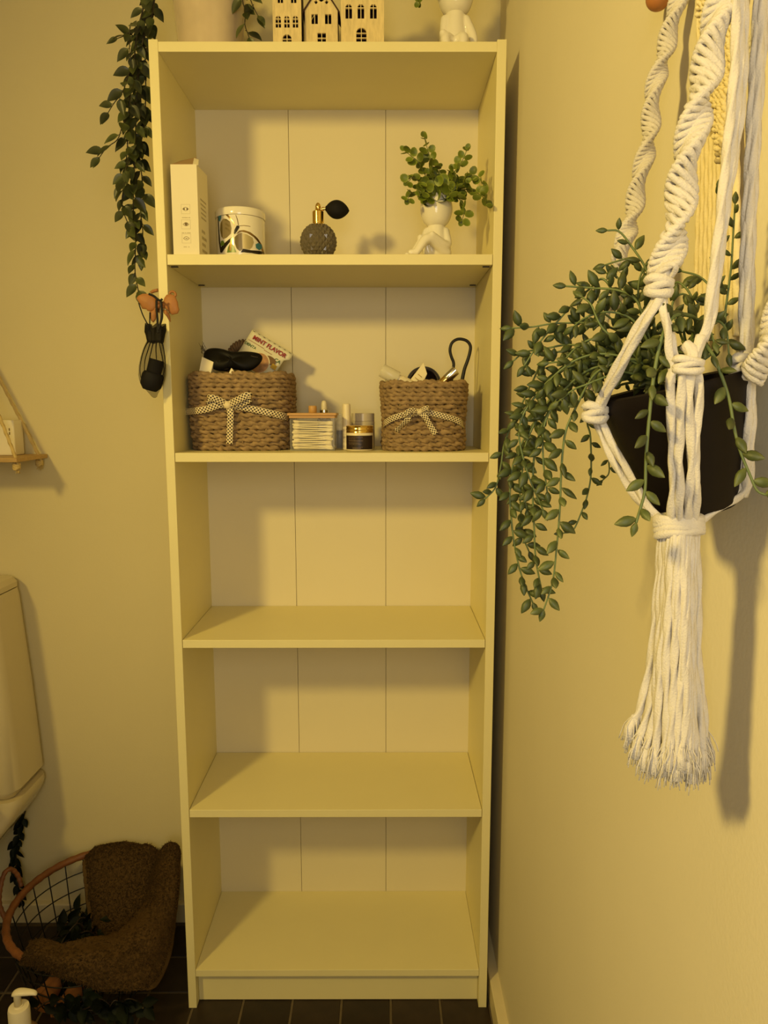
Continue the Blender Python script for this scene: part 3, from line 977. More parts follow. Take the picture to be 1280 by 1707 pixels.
def vine_pot():
    yc = .115
    xl, xr = PY(297, 60, yc)[0], PY(404, 60, yc)[0]
    r = (xr - xl) / 2; cx = (xl + xr) / 2
    t = thing('trailing_vine', 'dark green artificial vine trailing down the bookcase from a glazed cream pot', 'potted plant', (cx, yc, ZT))
    z0, zt = ZT + .0003, ZT + .13
    MB().lathe([(r * .86, z0), (r * .92, z0 + .003), (r * .96, z0 + .02), (r * 1.02, z0 + .06), (r * 1.10, zt - .01), (r * 1.15, zt), (r * 1.08, zt), (r * 1.0, zt - .02), (0, zt - .02)], (cx, yc, 0), 48).build('pot', M_pot, t, auto=45)
    Y = .062
    rim = [(cx - .03, yc - .02, zt - .02), (cx - .055, yc - .035, zt + .02), (cx - .085, yc - .045, zt - .01)]
    mains = [
        [(262, -40, 0), (254, 20, 0), (240, 60, .0), (232, 110, 0), (228, 165, .005), (226, 220, .005), (224, 280, .0), (222, 340, 0), (226, 400, 0), (225, 450, 0), (231, 488, -.01)],
        [(268, -40, .02), (248, 30, .02), (236, 90, .02), (234, 150, .02), (236, 200, .02), (232, 250, .015), (237, 300, .015), (238, 330, .01), (234, 352, .01), (238, 385, .01), (236, 430, .01)],
        [(255, -40, -.01), (240, 10, -.01), (228, 60, -.01), (222, 120, -.01), (215, 180, -.01), (212, 250, -.01), (206, 310, -.01), (204, 345, -.01), (216, 380, -.01)],
        [(262, -40, .01), (252, 40, .01), (242, 100, .01), (243, 150, .012), (240, 210, .012), (230, 260, .01)],
    ]
    for m_ in mains:
        leafy(t, rim + [PY(a, b, Y + c) for a, b, c in m_], LEAF_P, .029, .0125, .0016, M_vine, spread=.9, drop=.5, start=.25)
    for br in ([(228, 100, 0), (214, 125, -.02), (205, 152, -.03), (190, 172, -.03), (180, 188, -.03)],
               [(225, 170, 0), (206, 205, -.02), (196, 232, -.02), (178, 246, -.02), (166, 262, -.02)],
               [(222, 60, 0), (214, 55, -.02), (206, 60, -.02), (196, 64, -.02)],
               [(224, 250, 0), (210, 280, -.02), (206, 300, -.02), (200, 312, -.02)],
               [(232, 50, 0), (218, 40, -.02), (216, 80, -.02), (218, 95, -.02)]):
        leafy(t, [PY(a, b, Y + c) for a, b, c in br], LEAF_P, .028, .018, .0011, M_vine, spread=.9, drop=.35)
    rim2 = [(cx + .03, yc - .01, zt - .02), (cx + .055, yc - .02, zt + .015)]
    leafy(t, rim2 + [PY(400, -30, .08), PY(405, 5, .07), PY(410, 20, .07), PY(408, 40, .07), PY(415, 62, .07)], LEAF_P, .028, .016, .0013, M_vine, start=.3, spread=.9)
    leafy(t, rim2 + [PY(410, -30, .09), PY(416, -5, .08), PY(424, 15, .07), PY(430, 26, .07)], LEAF_P, .028, .016, .0013, M_vine, start=.3, spread=.9)
    for a in range(9):
        q = a * 2 * pi / 9 + .3
        leafy(t, [(cx + .02 * cos(q), yc + .02 * sin(q), zt - .02), (cx + .05 * cos(q), yc + .05 * sin(q), zt + .035), (cx + .075 * cos(q), yc + .055 * sin(q), zt + .03)], LEAF_P, .028, .016, .0013, M_vine)
vine_pot()

# ================================================================== second shelf: baskets and jars
M_sea = mat('seagrass_cord', (0.31, 0.21, 0.105), 0.8, .2, noise_amt=.35, noise_scale=90, bump=.5, bump_scale=500)
M_seaD = mat('seagrass_dark', (0.09, 0.055, 0.028), 0.85, noise_amt=.3, noise_scale=60)

def mat_ribbon():
    m = bpy.data.materials.new('dotted_ribbon'); m.use_nodes = True
    nt = m.node_tree; b = nt.nodes['Principled BSDF']; b.inputs['Roughness'].default_value = .55
    uv = nt.nodes.new('ShaderNodeUVMap')
    def math_(op, a, c=None):
        n = nt.nodes.new('ShaderNodeMath'); n.operation = op
        for i, v in enumerate((a, c)):
            if v is None: continue
            if isinstance(v, (int, float)): n.inputs[i].default_value = v
            else: nt.links.new(v, n.inputs[i])
        return n.outputs[0]
    sp = nt.nodes.new('ShaderNodeSeparateXYZ'); nt.links.new(uv.outputs[0], sp.inputs[0])
    d = []
    for off in (0, .5):
        fx = math_('SUBTRACT', math_('FRACT', math_('ADD', sp.outputs[0], off)), .5)
        fy = math_('SUBTRACT', math_('FRACT', math_('ADD', sp.outputs[1], off)), .5)
        d.append(math_('SQRT', math_('ADD', math_('MULTIPLY', fx, fx), math_('MULTIPLY', fy, fy))))
    near = math_('LESS_THAN', math_('MINIMUM', d[0], d[1]), .25)
    mx = nt.nodes.new('ShaderNodeMix'); mx.data_type = 'RGBA'
    mx.inputs[6].default_value = (.78, .66, .40, 1); mx.inputs[7].default_value = (.035, .018, .008, 1)
    nt.links.new(near, mx.inputs[0]); nt.links.new(mx.outputs[2], b.inputs['Base Color'])
    return m
M_ribbon = mat_ribbon()

def ribbon(name, path, width, wdir, parent, thick=.0007):
    """ribbon strip along path; wdir(i, tangent) gives the width direction; dots stay round: UV in dot pitches"""
    P = resample(path, .003)
    pitch = width / 1.9
    rows, s, acc = [], 0, []
    for i, p in enumerate(P):
        if i: s += (p - P[i - 1]).length
        acc.append(s)
        tan = (P[min(i + 1, len(P) - 1)] - P[max(i - 1, 0)]).normalized()
        w = wdir(i / max(1, len(P) - 1), tan); w = (w - tan * w.dot(tan)).normalized()
        rows.append([p + w * (width * (q / 4 - .5)) for q in range(5)])
    mb = MB()
    mb.grid(rows, uv=lambda i, j: (acc[min(i, len(acc) - 1)] / pitch, j / 4 * 1.9))
    o = mb.build(name, M_ribbon, parent)
    sd = o.modifiers.new('solid', 'SOLIDIFY'); sd.thickness = thick; sd.offset = 0
    return o

def seagrass_basket(label, cx, yc, rx, ry, z0, h, prof, nst, rows_top, bow, E=2.6):
    t = thing('seagrass_basket', label, 'basket', (cx, yc, z0), 'seagrass baskets on the shelf')
    rr = .0044
    n_rows = int(h / (rr * 1.70))
    def R(zf, a):
        k = prof(zf)
        return k
    wm = MB()
    for i in range(n_rows):
        zf = (i + .5) / n_rows
        z = z0 + rr + (h - 2 * rr) * i / (n_rows - 1)
        top = i >= n_rows - rows_top
        N = 190
        pts = []
        ph = (i % 2) * pi
        for k in range(N):
            a = 2 * pi * k / N
            wv = (.0027 if not top else .0013) * (1 if top else cos(nst * a / 2 + ph))
            # squarish-round plan
            q = (abs(cos(a)) ** E + abs(sin(a)) ** E) ** (-1 / E)
            f = R(zf, a) * q
            wob = .0016 * noise.noise(Vector((cos(a) * 2, sin(a) * 2, i * 1.7)))
            zz = z + .0014 * noise.noise(Vector((cos(a) * 3 + 9, sin(a) * 3, i * .9))) + (.003 * noise.noise(Vector((cos(a) * 1.5, sin(a) * 1.5 + 4, 3))) * zf)
            pts.append((cx + (rx * f - rr + wv + wob) * cos(a), yc + (ry * f - rr + wv + wob) * sin(a), zz))
        wm.tube(pts, rr * random.uniform(.92, 1.08), 10, closed=True, lobes=2, lobe_amp=.34, pitch=.017, phase=random.random() * 6)
    wm.build('woven_wall', M_sea, t)
    st = MB()
    for k in range(nst):
        a = 2 * pi * (k + .5) / nst
        q = (abs(cos(a)) ** E + abs(sin(a)) ** E) ** (-1 / E)
        pts = [(cx + (rx * R(zf, a) * q - rr) * cos(a), yc + (ry * R(zf, a) * q - rr) * sin(a), z0 + .004 + (h - .008) * zf) for zf in [j / 12 for j in range(13)]]
        st.tube(pts, .0024, 6, lobes=2, lobe_amp=.25, pitch=.009)
    st.build('upright_stake', M_sea, t)
    rim = MB()
    N = 150
    pts = []
    for k in range(N):
        a = 2 * pi * k / N
        q = (abs(cos(a)) ** E + abs(sin(a)) ** E) ** (-1 / E)
        f = R(1, a) * q
        zz = z0 + h + .0005 + .0022 * sin(a * 8 + 1) + .002 * noise.noise(Vector((cos(a) * 1.5, sin(a) * 1.5 + 4, 3)))
        w = .0022 * sin(a * 16)
        pts.append((cx + (rx * f - rr * 1.2 + w) * cos(a), yc + (ry * f - rr * 1.2 + w) * sin(a), zz))
    rim.tube(pts, .0047, 8, closed=True, lobes=2, lobe_amp=.28, pitch=.012)
    rim.build('rim', M_sea, t)
    fl2 = MB().lathe([(0, z0 + .002), (.94, z0 + .002), (.94, z0 + .006), (0, z0 + .006)], (cx, yc, 0), 40, Matrix.Diagonal((rx * prof(0) * .97, ry * prof(0) * .97, 1)))
    fl2.build('basket_floor', M_seaD, t)
    def surf(px, py, lift=.004):
        """point on the basket front seen at a picture pixel"""
        p = PY(px, py, yc)
        best = None
        for it in range(6):
            zf = max(0, min(1, (p[2] - z0) / h))
            s = max(-.999, min(.999, (p[0] - cx) / (rx * prof(zf) * 1.02)))
            y = yc - (ry * prof(zf) * (1 - abs(s) ** E) ** (1 / E) + lift)
            p = PY(px, py, y)
        return p
    bow(t, surf)
    return t

def bow_left(t, S):
    up = lambda f, tan: Vector((0, -.15, 1))
    W = .0127
    ribbon('ribbon_band', [S(366, 671, .003), S(378, 676, .0045), S(398, 678, .0045), S(425, 683, .003), S(452, 689, .003), S(470, 693, .003), S(480, 696, .002)], W, up, t)
    ribbon('ribbon_tail', [S(377, 674, .007), S(362, 676, .010), S(345, 682, .009), S(325, 685, .009), S(301.5, 687, .012)], W, lambda f, tan: Vector((.1, -.2, 1)), t)
    ribbon('ribbon_tail', [S(382, 678, .008), S(384, 690, .010), S(383.5, 705, .009), S(383, 722, .008), S(382.5, 740, .008)], W * .98, lambda f, tan: Vector((1, -.1, 0)), t)
    a = [S(379, 675, .007), S(366, 668, .016), S(352, 663, .020), S(346, 666, .015), S(354, 672, .010), S(378, 676, .007)]
    ribbon('ribbon_loop', a, W, lambda f, tan: Vector((.15, -.25, 1)), t)
    a = [S(380, 675, .007), S(396, 667, .016), S(412, 659, .020), S(418, 663, .016), S(404, 672, .010), S(382, 677, .007)]
    ribbon('ribbon_loop', a, W, lambda f, tan: Vector((.25, -.2, 1)), t)
    k = S(379, 675.5, .009)
    mb = MB().ball(k, .0062, 16, 10, s=(1.1, .8, 1.1)); mb.build('ribbon_knot', mat('ribbon_cream', (.78, .66, .40), .55), t)

def bow_right(t, S):
    up = lambda f, tan: Vector((0, -.15, 1))
    W = .0112
    ribbon('ribbon_band', [S(638.5, 708, .001), S(643, 704, .003), S(655, 697, .003), S(672, 692, .003), S(690, 689, .004), S(699, 686, .004), S(715, 688, .003), S(740, 694, .003), S(758, 699, .003), S(770, 706, .003), S(774.5, 712, .001)], W, up, t)
    ribbon('ribbon_tail', [S(698, 687, .008), S(688, 692, .012), S(675, 704, .011), S(664, 715, .010), S(660, 719, .010)], W * 1.05, lambda f, tan: Vector((.75, -.2, .65)), t)
    ribbon('ribbon_tail', [S(700, 687, .008), S(708, 694, .011), S(716, 708, .010), S(726, 724, .010)], W, lambda f, tan: Vector((.9, -.2, -.4)) * -1, t)
    ribbon('ribbon_loop', [S(698, 686, .007), S(686, 684, .015), S(676, 690, .018), S(684, 691, .010), S(697, 688, .007)], W * .9, up, t)
    ribbon('ribbon_loop', [S(700, 686, .007), S(706, 682, .013), S(713, 680, .014), S(714, 684, .011), S(701, 688, .007)], W * .8, up, t)
    mb = MB().ball(S(699, 686.5, .009), .0055, 16, 10, s=(1.1, .8, .9)); mb.build('ribbon_knot', mat('ribbon_cream', (.78, .66, .40), .55), t)

BLX, BLY = .1125, .140
bl = seagrass_basket('larger seagrass basket with dotted ribbon bow, filled with a black eye mask', .1168, .1465, .0982, .0895, Z2 + .0006, .141,
                     lambda z: .92 + .08 * min(1, z * 2.2) ** .6 + (-.006 if z > .95 else 0), 28, 5, bow_left, 3.8)
br = seagrass_basket('smaller seagrass basket with dotted ribbon bow, a black cord loop standing out of it', .4706, .1155, .0825, .0800, Z2 + .0006, .124,
                     lambda z: .945 + .05 * abs(z - .35) * 2 - (.02 if z < .05 else 0), 24, 5, bow_right, 3.2)

M_blackf = mat('black_satin', (0.004, 0.0035, 0.003), 0.55, .25)

# ---- contents of the left basket
def eye_mask():
    t0 = PY(383, 600, .11)
    t = thing('eye_mask', 'black satin sleep mask lying in the larger seagrass basket', 'sleep mask', PY(383, 612, .11))
    pts = [(334, 592), (337, 582), (346, 578), (358, 578), (370, 580), (383, 585), (396, 585), (412, 584), (428, 586), (437, 589), (442, 595), (440, 603), (433, 612), (424, 619), (412, 622), (398, 618), (388, 617), (376, 622), (360, 620), (346, 612), (337, 604)]
    Y = .098
    P = [PY(a, b, Y) for a, b in pts]
    cx_ = sum((p for p in P), Vector()) / len(P)
    mb = MB()
    rows = []
    for layer, (sc, dy) in enumerate(((.0, -.016), (.45, -.014), (.8, -.010), (1.0, 0), (.8, .010), (.0, .012))):
        rows.append([cx_ + (p - cx_) * max(sc, .001) + Vector((0, dy + .03 * ((p[2] - cx_[2]) / .03) * .35, 0)) for p in P])
    mb.grid(rows, closed_u=True)
    pad = o = mb.build('mask_pad', M_blackf, t)
    o.modifiers.new('sub', 'SUBSURF').levels = 2; o.modifiers['sub'].render_levels = 2
    st = MB()
    for k in range(6):
        a = PY(360 + k * 5.5, 600 + abs(k - 2.5) * .8, Y - .0175); b = PY(366 + k * 3.4, 611, Y - .0165)
        st.tube([a, a.lerp(b, .5) + Vector((0, -.0004, 0)), b], .00035, 4)
    st.tube([PY(368, 613, Y - .017), PY(374, 615.5, Y - .017), PY(381, 615, Y - .017)], .0004, 4)
    st.tube([PY(418, 593, Y - .017), PY(424, 595, Y - .017), PY(430, 595.5, Y - .017)], .0006, 4)
    st.build('lash_stitching', mat('grey_thread', (.06, .045, .03), .6), pad)
    fz = MB()
    for k in range(26):
        a = PY(335 + random.uniform(0, 12), 584 + random.uniform(-3, 10), Y)
        pts_ = [a + Vector((random.uniform(-.006, .004), random.uniform(-.004, .004), random.uniform(0, .008))) * q + Vector((0, 0, .003 * q * q)) for q in (0, .6, 1.2)]
        fz.tube(pts_, .0003, 4)
    fz.build('elastic_fuzz', mat('brown_thread', (.035, .02, .012), .8), t)
eye_mask()

def box_between(name, label, cat, p00, p10, p11, p01, thick, m):
    """a small carton: front quad corners (world) and thickness away from the camera"""
    t = MB()
    n = (p10 - p00).cross(p01 - p00).normalized()
    if n.y < 0: n = -n
    back = [p + n * thick for p in (p00, p10, p11, p01)]
    t.add([p00, p10, p11, p01] + back, [(0, 1, 2, 3), (7, 6, 5, 4), (0, 4, 5, 1), (1, 5, 6, 2), (2, 6, 7, 3), (3, 7, 4, 0)])
    o = t.build(name, m, None, False, bevel=.0008)
    return tag(o, label, cat)

YF = .075
box_between('cream_tube', 'small white carton corner sticking out at the left of the eye mask', 'box', PY(329, 632, YF), PY(349, 632, YF), PY(356, 603.5, YF + .006), PY(336.5, 594.5, YF + .006), .02, M_card)
box_between('white_carton', 'tiny white carton tip between the basket rim and the eye mask', 'box', PY(376, 632, .060), PY(393, 632, .060), PY(391, 620, .062), PY(385.5, 613, .062), .012, M_card)

def mint_packet():
    Y = .175
    M_pk = mat('packet_film', (.74, .70, .50), .35, .5)
    c0, c1 = PY(421, 549, Y), PY(489, 590, Y - .004)         # top edge ends
    d0 = PY(402, 588, Y - .012)                               # lower end of left edge
    ex = (c1 - c0); w = ex.length; ex.normalize()
    ey = (d0 - c0); ey = (ey - ex * ey.dot(ex)).normalized()
    n = ex.cross(ey)
    if n.y > 0: n = -n
    R = Matrix((ex, -ey, n)).transposed()
    t = thing('mint_packet', 'white sachet reading MINT FLAVOR leaning in the larger seagrass basket', 'packet', c0)
    def at2(x, y, lift=0): return c0 + ex * x + ey * y + n * lift
    k = w / 79.4                                              # metres per picture pixel here
    mb = MB()
    L1 = 15.5 * k; L2 = 72 * k
    rows = []
    for j in range(13):
        v = j / 12
        bulge = .0035 * sin(pi * min(1, max(0, (v - .12) / .85)))
        row = []
        for i in range(13):
            u = i / 12
            x0 = 0 if v * L2 < L1 else 0
            x1 = w if v * L2 < L1 else w * .90
            row.append(at2(x0 + (x1 - x0) * u, v * L2, bulge * sin(pi * u)))
        rows.append(row)
    mb.grid(rows)
    sac = o = mb.build('sachet', M_pk, t); s = o.modifiers.new('s', 'SOLIDIFY'); s.thickness = .0012; s.offset = 1
    def txt(body, size, x, y, m, name, off=.0, lift=.0022, sx=1.0):
        V, F = text_mesh(body, size, .00015, off)
        q = MB(); q.add([at2(x, y, lift) + R @ Vector((v[0] * sx, v[1], v[2])) for v in V], F)
        q.build(name, m, sac, False)
    M_red = mat('red_print', (.30, .012, .008), .5); M_grn = mat('green_print', (.05, .12, .02), .5); M_org = mat('orange_print', (.32, .10, .03), .5)
    txt('MINT FLAVOR', 10.5 * k, w * .50, 11.2 * k, M_red, 'lettering', .00035, .0024, .95)
    txt('DENTA', 6.6 * k, w * .15, 26 * k, M_grn, 'lettering', .0002)
    txt('CA', 8 * k, w * .80, 25 * k, M_grn, 'lettering', .0002)
    ln = MB()
    for yy, xa, xb in ((18.8, .05, .42), (20.6, .44, .60)):
        x = xa * w
        while x < xb * w:
            s_ = random.uniform(1.0, 2.6) * k
            ln.add([at2(x, (yy - .5) * k, .0034), at2(x + s_, (yy - .5) * k, .0034), at2(x + s_, (yy + .5) * k, .0034), at2(x, (yy + .5) * k, .0034)], [(0, 1, 2, 3)])
            x += s_ + .7 * k
    ln.build('small_print', M_org, sac, False)
    ds = MB()
    for q in range(8):
        x = (.03 + q * .125) * w
        ds.add([at2(x, 1.4 * k, .0015), at2(x + .045 * w, 1.4 * k, .0015), at2(x + .045 * w, 2.3 * k, .0015), at2(x, 2.3 * k, .0015)], [(0, 1, 2, 3)])
    ds.build('notch_marks', mat('dark_print', (.09, .06, .02), .6), sac, False)
    pic = MB(); V, F = poly_mesh(ellipse(0, 0, 16 * k, 17 * k, 24), [], 0, .0001)
    pic.add([at2(w * .50, 44 * k, .0040) + R @ v for v in V], F); pic.build('printed_fruit', mat('fruit_print', (.42, .22, .10), .5, noise_amt=.5, noise_scale=90), sac, False)
    pc2 = MB(); V, F = poly_mesh(ellipse(0, 0, 17.6 * k, 18.6 * k, 24), [ellipse(0, 0, 16 * k, 17 * k, 24)[::-1]], 0, .0001)
    pc2.add([at2(w * .50, 44 * k, .0041) + R @ v for v in V], F); pc2.build('printed_ring', mat('pale_ring_print', (.75, .66, .42), .5), sac, False)
    pc3 = MB(); V, F = poly_mesh(ellipse(0, 0, 11 * k, 7 * k, 18), [], 0, .0001)
    pc3.add([at2(w * .66, 31 * k, .0038) + R @ v for v in V], F); pc3.build('printed_branch', mat('branch_print', (.16, .08, .015), .5), sac, False)
    pc4 = MB(); V, F = poly_mesh([(-5 * k, -4 * k), (5 * k, -4 * k), (4.4 * k, 4 * k), (-4 * k, 4.4 * k)], [], 0, .0001)
    pc4.add([at2(w * .80, 37 * k, .0040) + R @ v for v in V], F); pc4.build('printed_butter', mat('yellow_print', (.60, .38, .02), .5), sac, False)
mint_packet()

# braided handle loop of the left basket
def loop_handle():
    pts = [PY(a, b, .205) for a, b in ((380, 618), (383, 596), (390, 582), (402, 574), (416, 576), (426, 592), (428, 616))]
    mb = MB()
    P = resample(pts, .0055)
    for i, p in enumerate(P[:-1]):
        tan = (P[i + 1] - p).normalized()
        o1 = tan.cross(Vector((0, 1, 0))).normalized(); o2 = tan.cross(o1)
        ring = [p + (o1 * cos(a) * .0075 + o2 * sin(a) * .0062) + tan * .0025 * cos(a) for a in [2 * pi * k / 14 for k in range(14)]]
        mb.tube(ring, .0030, 6, closed=True)
    mb.tube(P, .0055, 8)
    mb.build('loop_handle', mat('seagrass_handle', (0.19, 0.12, 0.06), 0.8, .2, noise_amt=.35, noise_scale=90), bl)
loop_handle()

# ---- cotton swab box
def swab_box():
    y0, y1 = .052, .122
    x0, x1 = PY(483, 720, y0)[0], PY(557.5, 720, y0)[0]
    z0 = Z2 + .0004
    zl = PY(520, 697, y0)[2]
    t = thing('swab_box', 'clear box with bamboo lid full of white cotton swabs', 'box', ((x0 + x1) / 2, (y0 + y1) / 2, z0))
    M_cl = mat('clear_acrylic', (.93, .92, .86), .03, .5, alpha=.07)
    th = .0018
    for nm, a in (('front_pane', (x0, x1, y0, y0 + th)), ('back_pane', (x0, x1, y1 - th, y1)), ('side_pane', (x0, x0 + th, y0 + th, y1 - th)), ('side_pane', (x1 - th, x1, y0 + th, y1 - th))):
        MB().box(*a, z0, zl - .0005).build(nm, M_cl, t, False, bevel=.0004)
    MB().box(x0 + th, x1 - th, y0 + th, y1 - th, z0, z0 + th).build('base_pane', M_cl, t, False)
    zt = PY(520, 688.5, y0)[2]; zm = PY(520, 692.7, y0)[2]
    lid = MB().box(x0 - .004, x1 + .0035, y0 - .004, y1 + .004, zm, zt).build('lid', M_bamboo, t, False, bevel=.0008)
    MB().box(x0 - .001, x1 + .001, y0 - .001, y1 + .001, zl, zm - .0001).build('lid_rim', M_bamboo, lid, False, bevel=.0005)
    kx = PY(521, 680, (y0 + y1) / 2)[0]
    rk = .0078
    MB().lathe([(rk * .9, zt), (rk, zt + .001), (rk, zt + .0125), (rk * .93, zt + .0135), (0, zt + .0136)], (kx, (y0 + y1) / 2, 0), 24).build('lid_knob', M_bamboo, lid, auto=40)
    # swabs: one kind, every swab its own object
    mb = MB()
    L = (x1 - x0) - 2 * th - .006
    hl = L / 2
    prof = [(0, -hl), (.0018, -hl + .0006), (.0025, -hl + .004), (.0023, -hl + .008), (.0013, -hl + .0115), (.00115, -hl + .012), (.00115, 0)]
    full = prof + [(r, -z) for r, z in prof[:-1][::-1]]
    mb.lathe(full, (0, 0, 0), 8)
    me = bpy.data.meshes.new('cotton_swab'); me.from_pydata([tuple(v) for v in mb.v], [], mb.f)
    for p in me.polygons: p.use_smooth = True
    me.materials.append(mat('cotton', (.86, .76, .46), .85, .2, rnd=.06))
    inn_z0, inn_z1 = z0 + th + .003, zl - .004
    n = 0
    rnd = random.Random(5)
    zz = inn_z0
    rot = Matrix.Rotation(pi / 2, 3, 'Y')
    while zz < inn_z1:
        for yy in (y0 + th + .0035, y0 + th + .0085, y0 + th + .0135):
            if yy > y0 + th + .010 and n % 3: 
                n += 1; continue
            tilt = rnd.uniform(-.055, .055)
            o = bpy.data.objects.new('cotton_swab', me)
            o.matrix_basis = Matrix.Translation(((x0 + x1) / 2 + rnd.uniform(-.002, .002), yy + rnd.uniform(-.0008, .001), min(inn_z1, max(inn_z0 + abs(tilt) * hl * .8, zz)))) @ Matrix.Rotation(tilt, 4, 'Y') @ Matrix.Rotation(rnd.uniform(-.02, .02), 4, 'Z') @ rot.to_4x4()
            COL.objects.link(o)
            tag(o, 'white cotton swab lying in the clear box with bamboo lid', 'cotton swab', 'swabs in the clear box')
            n += 1
        zz += .0041
swab_box()

# ---- bottles and jars between the baskets
M_clear = mat('clear_glass', (.90, .88, .80), .04, .5, alpha=.30)
M_frost = mat('frosted_jar', (.60, .52, .36), .25, .5, noise_amt=.03)
M_milk = mat('milky_plastic', (.80, .70, .46), .35, .5)
def dropper_bottle():
    yc = .165
    x = PY(540.3, 690, yc)[0]; z0 = Z2 + .0004
    t = thing('dropper_bottle', 'small dark serum bottle with white dropper top behind the swab box', 'bottle', (x, yc, z0))
    zs = PY(540, 690, yc)[2]; zk = PY(540, 683.5, yc)[2]; zt = PY(540, 667.5, yc)[2]
    MB().lathe([(.013, z0), (.014, z0 + .002), (.014, zs - .012), (.011, zs - .004), (.0085, zs)], (x, yc, 0), 28).build('bottle_body', mat('amber_glass', (.06, .03, .012), .08, .5), t)
    MB().lathe([(.0087, zs), (.0087, zk), (.0078, zk + .0004), (.004, zk + .0004)], (x, yc, 0), 28).build('collar', M_silver, t, auto=30)
    MB().lathe([(.0058, zk), (.0062, zk + .004), (.0056, zk + .012), (.0048, zt - .003), (.003, zt - .0006), (0, zt)], (x, yc, 0), 20).build('dropper_bulb', M_milk, t)
dropper_bottle()
def white_tube():
    yc = .095
    x = PY(577.5, 700, yc)[0]; z0 = Z2 + .0004; r = (PY(584.3, 700, yc)[0] - PY(570.8, 700, yc)[0]) / 2
    zt = PY(577.5, 673, yc)[2]; zs = PY(577.5, 728, yc)[2]
    t = thing('white_tube', 'slim tall white tube bottle standing left of the gold-lidded jar', 'bottle', (x, yc, z0))
    MB().lathe([(r * .96, z0), (r, z0 + .001), (r, zs - .0004)], (x, yc, 0), 28).build('tube_body', M_milk, t)
    MB().lathe([(r, zs + .0001), (r, zt - .003), (r * .93, zt - .0008), (r * .8, zt), (0, zt + .0002)], (x, yc, 0), 28).build('cap', M_milk, t, auto=45)
white_tube()
def clear_bottle():
    yc = .140
    x = PY(566, 700, yc)[0]; z0 = Z2 + .0004
    zt = PY(566, 690, yc)[2]
    t = thing('glass_vial', 'narrow clear glass vial with dark content beside the swab box', 'bottle', (x, yc, z0))
    MB().lathe([(.0078, z0), (.0085, z0 + .001), (.0085, zt - .016), (.006, zt - .012), (.006, zt)], (x, yc, 0), 24).build('vial_glass', M_clear, t)
    MB().lathe([(.0065, z0 + .001), (.0066, z0 + .036), (0, z0 + .036)], (x, yc, 0), 20).build('dark_content', M_dark, t)
clear_bottle()
def jar_gold():
    yc = .085
    x = PY(599.5, 730, yc)[0]; z0 = Z2 + .0004; r = (PY(622.5, 730, yc - .01)[0] - PY(577, 730, yc - .01)[0]) / 2
    t = thing('gold_lid_jar', 'white jar with ribbed gold lid and dark brown label', 'jar', (x, yc, z0))
    yf = yc - r * .7
    z1 = PY(599, 721.5, yf)[2]; z2 = PY(599, 710.5, yf)[2]
    MB().lathe([(r * .95, z0), (r, z0 + .002), (r, z1 - .001), (r * .97, z1)], (x, yc, 0), 48).build('jar_body', M_milk, t, auto=40)
    n = 16
    prof = [(r * .9, z1 + .0001)]
    for i in range(n + 1):
        s = i / n
        prof.append((r * (1.0 + .012 * cos(s * 4 * pi)), z1 + (z2 - z1) * s))
    prof += [(r * .96, z2 + .001), (0, z2 + .001)]
    MB().lathe(prof, (x, yc, 0), 48).build('lid', M_gold, t, auto=60)
    za, zb = PY(599, 749, yf)[2], PY(599, 726, yf)[2]
    lb = MB()
    rows = [[(x + (r + .0003) * sin(a), yc - (r + .0003) * cos(a), z) for a in [(-1.28 + 2.5 * k / 30) for k in range(31)]] for z in (za, (za + zb) / 2, zb)]
    lb.grid(rows); lbo = lb.build('label_band', mat('dark_label', (.022, .011, .008), .4), t)
    pr = MB()
    for j, (zf, a0, a1, hh) in enumerate(((.86, -.9, .18, .0007), (.74, -.9, -.35, .0007), (.60, -.85, .25, .0012), (.46, -.9, .05, .0007), (.37, -.85, .12, .0007), (.06, -.5, .05, .0016))):
        a = a0
        while a < a1:
            s_ = random.uniform(.03, .1)
            z = za + (zb - za) * zf
            R2 = r + .0006
            pr.add([(x + R2 * sin(q), yc - R2 * cos(q), zz) for q, zz in ((a, z), (a + s_, z), (a + s_, z + hh), (a, z + hh))], [(0, 1, 2, 3)])
            a += s_ + .025
    pr.build('label_print', mat('label_text', (.20, .13, .08), .5), lbo, False)
    lf = MB()
    for sd in (0, 1):
        pts = [(x + (r + .0007) * sin(q), yc - (r + .0007) * cos(q), za + (zb - za) * f) for q, f in ((.16, .05 + .04 * sd), (.10 + .1 * sd, .13), (.20 + .06 * sd, .22))]
        lf.tube(pts, .0003, 4)
    lf.build('leaf_emblem', mat('label_text', (.20, .13, .08), .5), lbo)
jar_gold()
def jar_frost():
    yc = .150
    x = PY(605, 700, yc)[0]; z0 = Z2 + .0004; r = (PY(624, 700, yc)[0] - PY(586, 700, yc)[0]) / 2
    t = thing('frosted_jar', 'taller frosted beige jar with plain lid behind the gold-lidded jar', 'jar', (x, yc, z0))
    zm = PY(605, 702.5, yc - r)[2]; zt = PY(605, 688.8, yc - r)[2]
    MB().lathe([(r * .97, z0), (r * 1.02, z0 + .002), (r * 1.02, zm - .001), (r, zm)], (x, yc, 0), 40).build('jar_body', M_frost, t, auto=40)
    MB().lathe([(r * .98, zm + .0002), (r, zm + .0006), (r, zt - .001), (r * .96, zt), (0, zt)], (x, yc, 0), 40).build('lid', M_frost, t, auto=40)
jar_frost()

